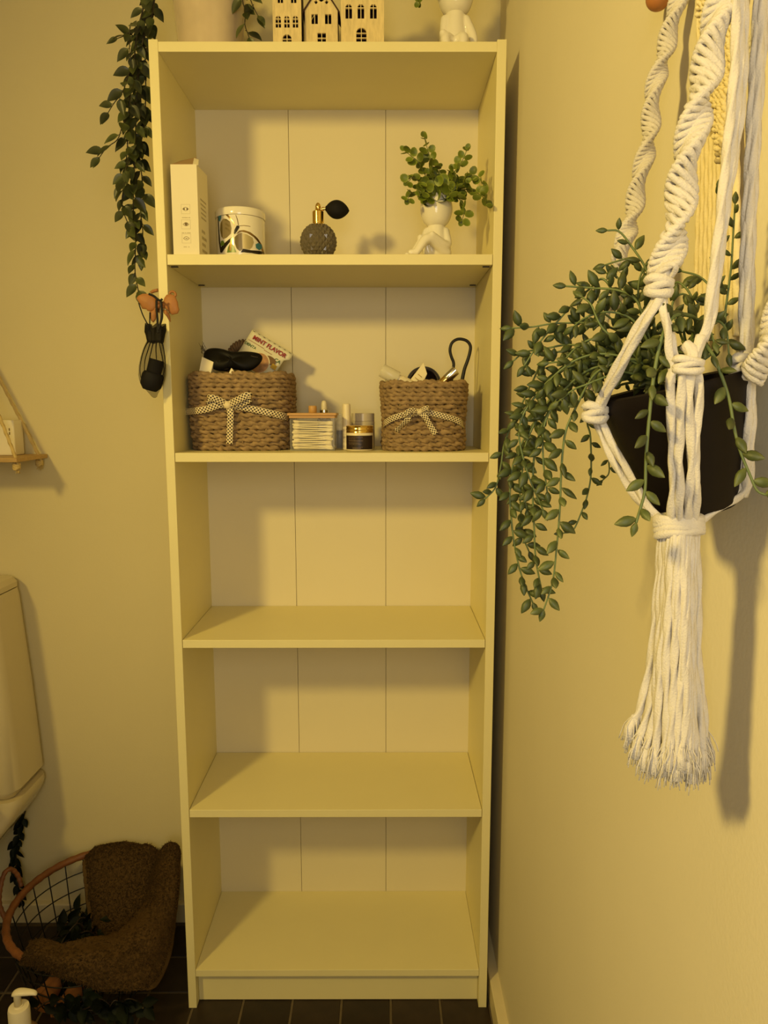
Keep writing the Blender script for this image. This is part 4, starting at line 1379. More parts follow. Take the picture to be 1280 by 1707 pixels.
# ---- contents of the right basket
def tilted(name, label, cat, pa, pb, parts):
    """a turned object along pa -> pb; parts: (name, material, [(r, s along 0..1)])"""
    ax = pb - pa; L = ax.length; ax.normalize()
    o1 = ax.cross(Vector((0, 1, 0))).normalized(); o2 = ax.cross(o1)
    R = Matrix((o1, o2, ax)).transposed()
    t = thing(name, label, cat, pa)
    for nm, m, prof in parts:
        MB().lathe([(r, s * L) for r, s in prof], pa, 28, R).build(nm, m, t, auto=40)
    return t
Yb = .085
pa, pb = PY(636, 617, Yb), PY(690, 645, Yb)
M_clear2 = mat('frosted_clear_plastic', (.80, .74, .54), .22, .5, alpha=.55)
tilted('cosmetics_bottle', 'frosted clear bottle lying tilted on the rim of the smaller basket', 'bottle', pa, pb,
       [('bottle_cap', M_clear2, [(0, 0), (.0122, .0), (.0128, .02), (.0128, .46), (.0118, .5), (0, .5)]), ('bottle_neck', M_milk, [(.0085, .502), (.0085, .60), (.010, .62), (.010, 1.0), (0, 1.0)])])
def round_brush():
    t = thing('pocket_mirror', 'round black compact standing between the cartons in the smaller basket', 'compact', PY(705, 640, .12))
    c = PY(706, 640, .118); r = PY(735, 640, .118)[0] - c[0]
    R = Matrix(((1, 0, 0), (0, .18, -.98), (0, .98, .18)))
    MB().lathe([(0, -.006), (r * .97, -.006), (r, -.004), (r, .004), (r * .97, .006), (0, .006)], c, 48, R).build('compact_case', mat('black_plastic', (.02, .016, .012), .35), t, auto=40)
    MB().lathe([(r * .80, .0062), (r * .82, .0075), (r * .88, .0075), (r * .90, .0062)], c, 48, R).build('compact_ring', M_dark, t)
round_brush()
Yc2 = .080
box_between('slim_carton', 'slim cream carton tilted upright in the smaller seagrass basket', 'box', PY(676, 643, Yc2), PY(702, 645, Yc2), PY(712, 623, Yc2 + .004), PY(706, 604, Yc2 + .01), .012, mat('cream_carton', (.84, .74, .46), .5))
def carton_print():
    o = bpy.data.objects['slim_carton']
    mb = MB()
    a, b = PY(684, 638, Yc2 - .0007), PY(706, 612, Yc2 + .0064)
    for j in range(3):
        p = a.lerp(b, .12 + .22 * j); q = p + Vector((.0075, 0, -.006)); q.y = p.y
        mb.tube([p + Vector((0, -.0008, 0)), q + Vector((0, -.0008, 0))], .0006, 4)
    mb.build('carton_print', mat('gold_print', (.50, .34, .08), .4), o)
carton_print()
pa, pb = PY(760, 617, .07), PY(735, 640, .07)
tilted('lipstick_tube', 'gold and silver lipstick tube lying across the smaller basket rim', 'lipstick', pa, pb,
       [('cap', M_silver, [(0, 0), (.0082, .0), (.0090, .02), (.0090, .62), (.0086, .64), (0, .64)]), ('tube_base', M_gold, [(.0082, .645), (.0082, 1.0), (0, 1.0)])])
def cord_loop():
    Y = .145
    pts = [PY(a, b, Y) for a, b in ((752, 640), (755, 617), (756, 605), (752, 594), (750, 583), (753, 572), (761, 566), (770, 565.5), (779, 569), (784, 577), (783, 588), (779, 602), (774, 616), (769, 640))]
    P = resample(pts, .003)
    mb = MB().tube(P, lambda q: .0030 + .0018 * max(0, q - .55), 10)
    o = mb.build('cord_loop', mat('black_cord', (.008, .007, .007), .5), None)
    tag(o, 'black cord loop standing up from the smaller seagrass basket', 'cord')
cord_loop()

# ================================================================== hanging macrame planter by the right wall
M_cotton = mat('cotton_rope', (0.61, 0.56, 0.465), 0.9, .15, noise_amt=.05, noise_scale=120, bump=.35, bump_scale=900, sheen=.2)
M_cottonY = mat('cotton_rope_aged', (0.80, 0.69, 0.42), 0.9, .15, noise_amt=.06, noise_scale=120, bump=.3, bump_scale=700)
M_blackpot = mat('black_pot', (0.008, 0.005, 0.0035), 0.6, .2, noise_amt=.2, noise_scale=40)

POT_D = .458
pt_top, pt_bot = PD(1119, 640, POT_D), PD(1157, 848, POT_D)
AX = (pt_bot - pt_top); POT_H = AX.length; AXN = -AX.normalized()
RT = (PD(1237, 640, POT_D)[0] - PD(999, 640, POT_D)[0]) / 2
RB = (PD(1228, 848, POT_D)[0] - PD(1086, 848, POT_D)[0]) / 2
_o1 = AXN.cross(Vector((0, 1, 0))).normalized()
if _o1.x < 0: _o1 = -_o1
_o2 = AXN.cross(_o1)
RPOT = Matrix((_o1, _o2, AXN)).transposed()

hp = thing('hanging_plant', 'string-of-leaves artificial succulent in a black pot hanging by the right wall', 'potted plant', pt_bot)
def pot_profile():
    return [(RB * .9, 0), (RB, .003), (RT * .985, POT_H - .009), (RT * 1.0, POT_H - .008), (RT * 1.02, POT_H - .001), (RT * 1.0, POT_H), (RT * .93, POT_H - .001), (RT * .90, POT_H - .012), (0, POT_H - .012)]
MB().lathe(pot_profile(), pt_bot, 56, RPOT).build('pot', M_blackpot, hp, auto=40)

# fleshy leaf: pointed ellipsoid on a short stalk, lighter at the tip
def leaf_fleshy():
    mb = MB()
    prof = [(0.02, -.16), (.03, -.02), (.13, .06), (.25, .28), (.27, .48), (.19, .72), (.07, .92), (0, 1.0)]
    R = Matrix(((0, 0, 1), (1, 0, 0), (0, .62, 0)))
    mb.lathe(prof, (0, 0, 0), 7, R)
    me = bpy.data.meshes.new('leaf'); me.from_pydata([tuple(v) for v in mb.v], [], mb.f)
    bm = bmesh.new(); bm.from_mesh(me); bmesh.ops.recalc_face_normals(bm, faces=bm.faces); bm.to_mesh(me); bm.free()
    for p in me.polygons: p.use_smooth = True
    return me
LEAF_F = leaf_fleshy()
LEAF_F.materials.append(mat_leaf_edge('succulent_leaf', (0.042, 0.058, 0.013), (0.125, 0.135, 0.036), .5, .10, .62, (.42, 0, 0), rnd=.35))
M_sstem = mat('succulent_stem', (0.115, 0.150, 0.045), .5)

leaves = []
def sprig(path, size=.0104, gap=.0062, thick=.00095):
    pts = [PD(a, b, d) for a, b, d in path]
    leafy(hp, pts, LEAF_F, size, gap, thick, M_sstem, spread=1.0, drop=.05, normal=(0, -1, .3), jit=.6, step=.002, out=leaves)

C0 = (1105, 640, .46)
# trailing to the left
sprig([C0, (1030, 600, .47), (960, 620, .49), (900, 690, .51), (860, 760, .515), (850, 815, .515), (853, 874, .515), (860, 922, .515), (871, 965, .515), (888, 1005, .515)])
sprig([C0, (1040, 600, .46), (970, 630, .48), (915, 685, .49), (892, 753, .495), (888, 816, .495), (890, 874, .495), (893, 932, .495), (903, 985, .495)])
sprig([C0, (1060, 600, .45), (1010, 612, .45), (985, 632, .455), (957, 685, .46), (942, 723, .46), (936, 777, .46), (933, 850, .46), (928, 910, .46), (921, 970, .46), (906, 1017, .46)])
sprig([C0, (1040, 640, .49), (985, 670, .53), (979, 704, .54), (984, 728, .54), (985, 789, .54), (979, 825, .54), (969, 854, .54), (955, 884, .54), (937, 889, .54)], .0085, .0078)
sprig([C0, (1050, 690, .53), (1015, 730, .56), (1014, 760, .56), (1015, 788, .56), (1004, 801, .56)], .0078, .0075)
sprig([C0, (1020, 595, .475), (940, 640, .50), (885, 715, .52), (867, 777, .525), (867, 835, .525), (872, 893, .525), (882, 920, .525)])
sprig([C0, (1000, 590, .48), (920, 625, .51), (865, 690, .53), (842, 735, .535), (835, 775, .535), (826, 812, .535), (808, 832, .535)])
sprig([C0, (1010, 580, .47), (935, 620, .48), (885, 670, .485), (865, 720, .485), (880, 790, .485), (905, 850, .485)])
sprig([C0, (1000, 600, .48), (930, 650, .50), (880, 730, .505), (870, 800, .505), (878, 850, .505)])
sprig([C0, (1010, 610, .46), (950, 640, .47), (910, 700, .475), (905, 760, .475), (912, 820, .475)])
# sprays fanning to the left and up
sprig([C0, (1070, 560, .46), (1030, 500, .465), (1005, 465, .47), (980, 484, .48), (955, 507, .485), (930, 535, .49), (900, 570, .49), (873, 611, .49)])
sprig([C0, (1075, 540, .455), (1060, 500, .455), (1030, 484, .46), (985, 480, .47), (942, 477, .475)])
sprig([C0, (1060, 575, .47), (1005, 542, .48), (930, 539, .49), (887, 545, .495), (853, 547, .50)])
sprig([C0, (1040, 590, .47), (955, 575, .49), (905, 582, .50), (875, 587, .50), (855, 602, .50)])
sprig([C0, (1090, 540, .46), (1085, 480, .46), (1075, 445, .46), (1052, 410, .465), (1032, 386, .468), (1012, 384, .47)], .0088, .0066)
sprig([C0, (1085, 520, .47), (1075, 460, .475), (1055, 432, .48), (1030, 435, .485), (1008, 442, .49)])
sprig([C0, (1030, 600, .46), (955, 610, .475), (917, 632, .48), (887, 668, .485), (858, 702, .49)])
sprig([C0, (1020, 585, .48), (920, 590, .50), (887, 637, .51), (862, 692, .515)])
sprig([C0, (1050, 585, .45), (1005, 548, .45), (985, 508, .455), (970, 495, .46)])
sprig([C0, (1045, 560, .47), (1000, 520, .48), (965, 540, .49), (925, 560, .495)])
sprig([C0, (1060, 545, .475), (1035, 470, .48), (1010, 455, .485)])
sprig([C0, (1050, 600, .45), (1000, 590, .455), (960, 600, .46), (925, 625, .465), (905, 650, .47)])
sprig([C0, (1040, 620, .445), (1005, 630, .445), (980, 640, .445), (955, 650, .45), (930, 670, .455)])
sprig([C0, (1080, 570, .45), (1050, 530, .45), (1010, 520, .455), (975, 530, .46), (955, 545, .465)])
sprig([C0, (1070, 530, .465), (1065, 470, .47), (1085, 430, .47), (1095, 440, .47)])
sprig([C0, (1045, 595, .455), (995, 565, .46), (960, 580, .465), (940, 600, .47), (915, 605, .475)])
# right half
sprig([(1140, 600, .45), (1160, 540, .435), (1145, 525, .42), (1120, 530, .41), (1102, 567, .405), (1090, 625, .402), (1083, 685, .40), (1077, 760, .40), (1075, 815, .40), (1069, 842, .40), (1060, 872, .40)], .0102, .0082, .0013)
sprig([(1140, 600, .45), (1160, 565, .43), (1185, 587, .415), (1200, 620, .41), (1215, 665, .405), (1223, 710, .403), (1233, 750, .40), (1250, 792, .398), (1262, 818, .396), (1280, 826, .394)], .0102, .0082, .0012)
sprig([(1160, 610, .46), (1205, 570, .455), (1209, 520, .452), (1218, 450, .45), (1222, 390, .45), (1225, 340, .45)], .009, .0075)
sprig([(1150, 600, .46), (1180, 540, .455), (1188, 490, .455), (1167, 462, .46), (1135, 452, .465)], .0092, .007)
sprig([(1150, 600, .46), (1160, 530, .45), (1150, 490, .45), (1130, 470, .455), (1120, 480, .46)], .0092, .007)
sprig([(1150, 600, .46), (1175, 550, .44), (1195, 535, .435), (1210, 550, .43), (1215, 590, .428)], .0098, .0075)
sprig([(1150, 600, .46), (1140, 550, .44), (1155, 530, .43), (1180, 545, .425), (1190, 570, .42)], .0098, .007)
sprig([(1150, 600, .46), (1130, 545, .45), (1120, 510, .45), (1135, 490, .45), (1160, 500, .45)], .0092, .007)
sprig([(1150, 600, .47), (1185, 520, .47), (1200, 430, .475), (1196, 340, .475), (1197, 315, .475)], .0075, .012)
sprig([(1140, 600, .45), (1115, 585, .43), (1108, 600, .42), (1120, 620, .415), (1135, 640, .415)], .0095, .007)
random.shuffle(leaves)
leaves.sort(key=lambda L: (L[0][1]))
N_SEP = 300
for loc, rot, sc, st in leaves[:N_SEP]:
    place('leaf', LEAF_F, st, loc, rot, sc)
if len(leaves) > N_SEP:
    mb = MB()
    lv = [v.co.copy() for v in LEAF_F.vertices]; lf = [tuple(p.vertices) for p in LEAF_F.polygons]
    for loc, rot, sc, st in leaves[N_SEP:]:
        mb.add([loc + rot @ (v * sc) for v in lv], lf)
    o = mb.build('leaf_mass', mat('succulent_leaf_mass', (0.055, 0.072, 0.018), .5, noise_amt=.35, noise_scale=60), hp)
    o['kind'] = 'stuff'

# ---------------- the macrame hanger
mh = thing('macrame_hanger', 'white knotted cotton macrame plant hanger with a long frayed tassel', 'plant hanger', PD(1130, 880, .44))

def sinnet(path, width, rope_r, turn, name='spiral_cord', m=None):
    """half-knot spiral: tilted rope loops stacked along the path, turning steadily"""
    pts = resample([PD(*q) for q in path], rope_r * 1.02)
    mb = MB()
    s = 0
    n = len(pts)
    for i in range(n - 1):
        tan = (pts[i + 1] - pts[i]).normalized()
        s += (pts[i + 1] - pts[i]).length
        a = 2 * pi * s / turn
        o1 = tan.cross(Vector((0, 1, 0))).normalized(); o2 = tan.cross(o1)
        u = o1 * cos(a) + o2 * sin(a); v = tan.cross(u)
        W, T = width * .5 - rope_r, width * .17
        ring = []
        for k in range(18):
            q = 2 * pi * k / 18
            ring.append(pts[i] + u * (W * cos(q)) + v * (T * sin(q)) + tan * (rope_r * .9 * sin(q) * (1 if i % 2 else -1) + W * .55 * cos(q)))
        mb.tube(ring, rope_r * .92, 7, closed=True, lobes=3, lobe_amp=.12, pitch=rope_r * 7)
    mb.tube(pts, rope_r * 2.1, 10)
    return mb.build(name, m or M_cotton, mh)

def cord(paths, r, name='rope_strand', m=None):
    for path in paths:
        MB().rope([PD(*q) for q in path], r, pitch=r * 12, amp=.22, n=12).build(name, m or M_cotton, mh)

sinnet([(1150, -80, .60), (1132, 0, .60), (1112, 70, .60), (1093, 140, .595), (1083, 215, .59), (1070, 285, .585), (1054, 355, .58), (1042, 400, .57), (1032, 440, .56)], .0165, .0016, .062)
sinnet([(1232, -90, .425), (1205, 0, .42), (1188, 80, .415), (1165, 160, .412), (1150, 250, .41), (1132, 340, .41), (1115, 420, .41), (1103, 465, .41)], .0195, .0019, .066)
def knot(c, r, name='knot', sx=1.0, sz=1.0, m=None):
    """overhand knot: two interlocked loops of rope"""
    mb = MB()
    c = PD(*c)
    for k in range(3):
        ring = []
        for j in range(20):
            q = 2 * pi * j / 20
            p = Vector((cos(q) * r * sx, sin(q) * r * .8, (.35 * sin(q + k * 2.1) + (k - 1) * .42) * r * sz))
            ring.append(c + p)
        mb.tube(ring, r * .46, 8, closed=True, lobes=3, lobe_amp=.12, pitch=.012)
    return mb.build(name, m or M_cotton, mh)

rr_ = .0023
knot((1098, 478, .408), .0056, sz=1.0)
cord([[(1100, 470, .41), (1092, 500, .408), (1062, 545, .415), (1025, 615, .43), (1003, 660, .445), (994, 690, .452)],
      [(1102, 470, .41), (1098, 500, .405), (1068, 552, .412), (1032, 620, .427), (1008, 665, .443), (998, 692, .450)]], rr_ * .92)
cord([[(1102, 470, .41), (1104, 510, .405), (1112, 545, .402), (1114, 580, .402), (1120, 610, .402), (1118, 640, .402)],
      [(1105, 472, .41), (1107, 515, .407), (1117, 550, .406), (1124, 590, .404), (1140, 612, .402)]], rr_ * .85)
knot((992, 688, .452), .0058)
cord([[(990, 690, .452), (1000, 718, .455), (1022, 768, .450), (1050, 815, .446), (1070, 840, .442), (1100, 866, .436)],
      [(996, 690, .450), (1008, 715, .450), (1034, 765, .446), (1060, 808, .442), (1078, 842, .438), (1108, 868, .434)],
      [(986, 660, .49), (988, 680, .465), (990, 695, .455)]], rr_ * .92)
cord([[(1015, 490, .53), (1012, 515, .52), (1005, 560, .52), (990, 620, .51), (984, 665, .49), (988, 690, .46)]], rr_ * .9)
knot((1016, 500, .53), .0066)
# front bundle of four strands
cord([[(1140, 575, .405), (1150, 590, .402), (1146, 606, .400), (1118, 628, .402), (1119, 700, .406), (1121, 760, .411), (1123, 800, .414), (1119, 855, .422), (1124, 880, .430)],
      [(1142, 572, .405), (1155, 585, .402), (1152, 608, .399), (1137, 625, .400), (1134, 700, .404), (1131, 770, .409), (1133, 810, .412), (1132, 858, .420), (1132, 882, .430)],
      [(1168, 560, .405), (1160, 590, .402), (1150, 610, .400), (1150, 628, .400), (1148, 690, .403), (1153, 760, .407), (1150, 810, .412), (1146, 858, .420), (1142, 882, .430)],
      [(1172, 562, .405), (1160, 592, .402), (1158, 612, .400), (1166, 640, .401), (1162, 700, .404), (1158, 770, .408), (1161, 815, .412), (1158, 855, .420), (1152, 880, .430)]], rr_ * 1.02)
knot((1147, 609, .399), .0044, sx=1.55)
cord([[(1222, -60, .412), (1226, 60, .41), (1220, 160, .408), (1208, 280, .406), (1198, 380, .404), (1189, 450, .403), (1181, 520, .403), (1176, 550, .404), (1168, 568, .405)],
      [(1232, -60, .416), (1234, 70, .412), (1228, 180, .410), (1216, 290, .408), (1205, 390, .406), (1195, 460, .405), (1187, 525, .404), (1180, 552, .405), (1172, 570, .406)],
      [(1240, -60, .42), (1240, 90, .416), (1233, 200, .413), (1209, 350, .411), (1199, 430, .409), (1190, 500, .408), (1183, 540, .407)]], rr_ * .95)
# right strands and their knot
cord([[(1265, -40, .44), (1258, 80, .438), (1252, 180, .436), (1246, 300, .434), (1240, 420, .432), (1238, 520, .431), (1240, 600, .431)],
      [(1272, -40, .438), (1266, 90, .436), (1260, 190, .434), (1252, 310, .432), (1247, 420, .430), (1245, 520, .429), (1245, 600, .429)],
      [(1276, -40, .442), (1270, 100, .44), (1262, 220, .438), (1256, 330, .436), (1252, 430, .434), (1251, 530, .432), (1249, 600, .430)]], rr_ * .95)
knot((1244, 612, .428), .0066)
cord([[(1240, 612, .428), (1243, 680, .432), (1238, 740, .436), (1236, 790, .438), (1228, 822, .440), (1190, 850, .438), (1150, 872, .434)],
      [(1247, 614, .427), (1248, 690, .430), (1244, 750, .433), (1244, 795, .435), (1238, 822, .437), (1200, 846, .436), (1160, 874, .432)],
      [(1251, 614, .429), (1254, 690, .431), (1250, 760, .434), (1250, 800, .436), (1240, 828, .438)]], rr_ * .95)
# thick bundle entering from the right
sinnet([(1330, 380, .40), (1310, 480, .402), (1285, 560, .405), (1265, 605, .412), (1252, 628, .42)], .0165, .0018, .075)
sinnet([(1285, -20, .452), (1272, 40, .45), (1264, 75, .448), (1260, 100, .446)], .0135, .0019, .06)
# bottom gathering wrap
cc0, cc1 = PD(1131, 862, .432), PD(1132, 893, .430)
wr = MB()
axis = (cc1 - cc0).normalized(); o1 = axis.cross(Vector((0, 1, 0))).normalized(); o2 = axis.cross(o1)
for k in range(5):
    c_ = cc0.lerp(cc1, (k + .3) / 5)
    ring = [c_ + o1 * cos(q) * .0125 + o2 * sin(q) * .0100 + axis * .0012 * sin(q * 1 + k) for q in [2 * pi * j / 26 for j in range(26)]]
    wr.tube(ring, .0027, 8, closed=True, lobes=3, lobe_amp=.14, pitch=.016)
wr.build('gathering_wrap', M_cotton, mh)
# tassel strands with frayed ends
tas = [  # (x at 890, x at 1000, x at 1100, x at 1200, x end, y end, depth)
    (1102, 1094, 1086, 1066, 1056, 1205, .436), (1106, 1100, 1094, 1084, 1066, 1240, .432), (1111, 1104, 1098, 1092, 1078, 1255, .428),
    (1116, 1112, 1104, 1100, 1092, 1262, .424), (1121, 1115, 1108, 1112, 1108, 1270, .421), (1126, 1124, 1122, 1118, 1116, 1262, .419),
    (1131, 1128, 1134, 1132, 1128, 1272, .418), (1136, 1138, 1136, 1142, 1136, 1250, .417), (1141, 1142, 1146, 1148, 1146, 1268, .418),
    (1146, 1146, 1144, 1152, 1152, 1272, .419), (1151, 1150, 1152, 1156, 1160, 1258, .421), (1156, 1158, 1158, 1164, 1170, 1262, .425),
    (1160, 1164, 1164, 1170, 1174, 1245, .430), (1110, 1108, 1110, 1106, 1100, 1240, .440), (1130, 1130, 1128, 1126, 1122, 1250, .442), (1150, 1154, 1158, 1160, 1164, 1240, .440)]
rng = random.Random(3)
for (a, b, c_, d_, e_, ye, dep) in tas:
    ye -= 12 + rng.uniform(-8, 8)
    base_d = .430
    path = [(a, 884, base_d + (dep - .43) * .5), (a, 900, base_d + (dep - .43) * .8), (b + rng.uniform(-3, 3), 1000, dep), (c_ + rng.uniform(-4, 4), 1095, dep), (d_ + rng.uniform(-3, 3), 1180, dep), (e_, ye, dep)]
    MB().rope([PD(*q) for q in path], rr_ * rng.uniform(.92, 1.05), pitch=.030, amp=.24, n=12).build('tassel_strand', M_cotton, mh)
    fz = MB()
    p_end = PD(e_, ye, dep); p_pre = PD(d_, 1180, dep)
    dn = (p_end - p_pre).normalized()
    for k in range(44):
        st = p_end - dn * rng.uniform(.0, .007) + Vector((rng.uniform(-1, 1), rng.uniform(-1, 1), 0)) * .0018
        Lf = rng.uniform(.013, .024)
        sp_ = Vector((rng.uniform(-1, 1) + (e_ - 1116) / 90, rng.uniform(-.8, .8), 0)) * .0046
        cv = Vector((rng.uniform(-1, 1), rng.uniform(-1, 1), 0)) * .0011
        fz.tube([st, st + Vector((0, 0, -Lf * .35)) + sp_ * .5 + cv, st + Vector((0, 0, -Lf * .7)) + sp_ * .85 - cv * .5, st + Vector((0, 0, -Lf)) + sp_], .00034, 4)
    fz.tube([p_end - dn * .002, p_end + dn * .005 + Vector((0, 0, -.001)), p_end + dn * .006 + Vector((0, 0, -.008))], lambda q: .0022 + .0016 * q, 8)
    fz.build('frayed_end', M_cotton, mh)

# ---------------- macrame wall hanging behind (flat knotted point with a fringe)
wh = thing('macrame_wall_hanging', 'cream macrame wall hanging with a knotted point and straight fringe behind the planter', 'wall hanging', PX(1195, 300, WX - .006))
def wallpt(px, py, off=.006): return PX(px, py, WX - off)
def cordw(paths, r, name):
    for path in paths:
        MB().rope([wallpt(*q) for q in path], r, pitch=r * 9).build(name, M_cottonY, wh)
# knotted body: rows of small square knots between two edges meeting in a point
for j in range(15):
    f = j / 14
    y = -30 + f * 285
    xl = 1168 + (f * 36 if f > .25 else f * 20); xr = 1240 - f * 36
    n = max(1, int((xr - xl) / 9))
    mb = MB()
    for k in range(n + 1):
        x = xl + (xr - xl) * (k + (.5 if j % 2 else 0)) / (n + 1)
        c_ = wallpt(x, y, .006)
        for q in (-1, 1):
            ring = [c_ + Vector((-.0012, .0042 * cos(a), .0030 * sin(a) + q * .0022)) + Vector((.0012 * sin(a * 2), 0, 0)) for a in [2 * pi * i / 12 for i in range(12)]]
            mb.tube(ring, .0016, 6, closed=True)
    mb.build('knot_row', M_cottonY, wh)
cordw([[(1166, -30), (1166, 40), (1167, 90), (1164, 145), (1160, 190)]], .0022, 'edge_cord')
cordw([[(1168 + i * 6.5, 250 - abs(i - 4.5) * 14), (1166 + i * 6.8, 340), (1163 + i * 7.2, 440), (1160 + i * 7.5, 560 + (i % 3) * 8)] for i in range(10)], .0024, 'fringe_strand')
# wooden peg that holds the hanging
kp = wallpt(1097, -4, .012)
pegm = MB().ball(kp, .0098, 22, 14)
pegm.tube([kp + Vector((0, 0, 0)), Vector((WX + .001, kp.y + .004, kp.z))], .004, 10)
tag(pegm.build('wooden_bead', mat('orange_wood', (.42, .16, .04), .4, noise_amt=.15, noise_scale=50), None), 'round orange-brown wooden knob on the right wall at the top edge', 'knob')

# ================================================================== left side: clip, bag, wall shelf, toilet, basket
# ---------------- butterfly hair clip on the front edge of the left side panel
def butterfly_clip():
    M_cl = mat('amber_plastic', (0.40, 0.175, 0.055), 0.5, .3, noise_amt=.08, noise_scale=60)
    t = thing('hair_clip', 'orange-brown butterfly hair clip clamped on the bookcase edge', 'hair clip', PY(262, 510, -.008))
    def wing(pts, name, dy0=-.012, bulge=.0035, th=.0022, tilt=0):
        P = [PY(a, b, dy0 + (c if len(q) > 2 else 0)) for q in pts for a, b, c in [(q + (0,))[:3]]]
        c_ = sum(P, Vector()) / len(P)
        rows = []
        for sc, dy in ((1.0, th), (1.0, 0), (.97, -.0008), (.7, -bulge * .7), (.02, -bulge)):
            rows.append([c_ + (p - c_) * sc + Vector((0, dy, 0)) for p in P])
        rows.append([c_ + (p - c_) * .5 + Vector((0, th - bulge * .5, 0)) for p in P]); rows.append([c_ + (p - c_) * .02 + Vector((0, th - bulge * .6, 0)) for p in P])
        rows = rows[5:][::-1] + rows[:5]
        mb = MB(); mb.grid(rows, closed_u=True)
        o = mb.build(name, M_cl, t, auto=50)
    S = lambda L: [(222 + x / 15.42, 475 + y / 15.42) for x, y in L]
    wing(S([(80, 340), (140, 270), (240, 225), (360, 225), (480, 280), (560, 360), (580, 450), (580, 560), (530, 640), (420, 680), (360, 660), (340, 625), (230, 610), (160, 470)]), 'wing')
    wing(S([(430, 690), (580, 610), (600, 720), (570, 900), (510, 965), (460, 920), (425, 800)]), 'wing')
    wing(S([(770, 430), (800, 330), (860, 250), (970, 235), (1060, 270), (1100, 350), (1140, 440), (1150, 540), (1180, 640), (1140, 730), (1000, 765), (930, 720), (880, 640), (800, 600), (770, 520)]), 'wing')
    wing(S([(770, 640), (840, 640), (910, 720), (940, 800), (960, 950), (930, 930), (860, 810), (780, 720)]), 'wing', dy0=-.014, bulge=.004)
    wing(S([(420, 180), (500, 120), (630, 90), (640, 170), (560, 190), (470, 220)]), 'wing', dy0=.012, bulge=.003)
    curl = MB()
    curl.tube(resample([PY(*p) for p in [(x, y, -.010) for x, y in S([(930, 230), (960, 180), (1020, 170), (1070, 200), (1090, 260), (1060, 300)])]], .001), .0022, 8)
    curl.build('wing_curl', M_cl, t)
    sp = MB()
    for x, y in S([(640, 450), (650, 540), (760, 470), (770, 560)]):
        sp.ball(PY(x, y, -.010), .0032, 12, 8)
    a, b = PY(262, 500, -.010), PY(264, 514, -.010)
    sp.tube([a, b], .0026, 10)
    sp.build('hinge', mat('clip_hinge', (.32, .13, .06), .3), t)
    # two jaws that grip the panel
    for sx in (-.0045, T_ + .0045):
        jw = MB()
        jw.box(sx - .0018, sx + .0018, -.012, .022, PY(262, 520, 0)[2], PY(262, 497, 0)[2])
        jw.build('jaw', M_cl, t, False, bevel=.001)
butterfly_clip()

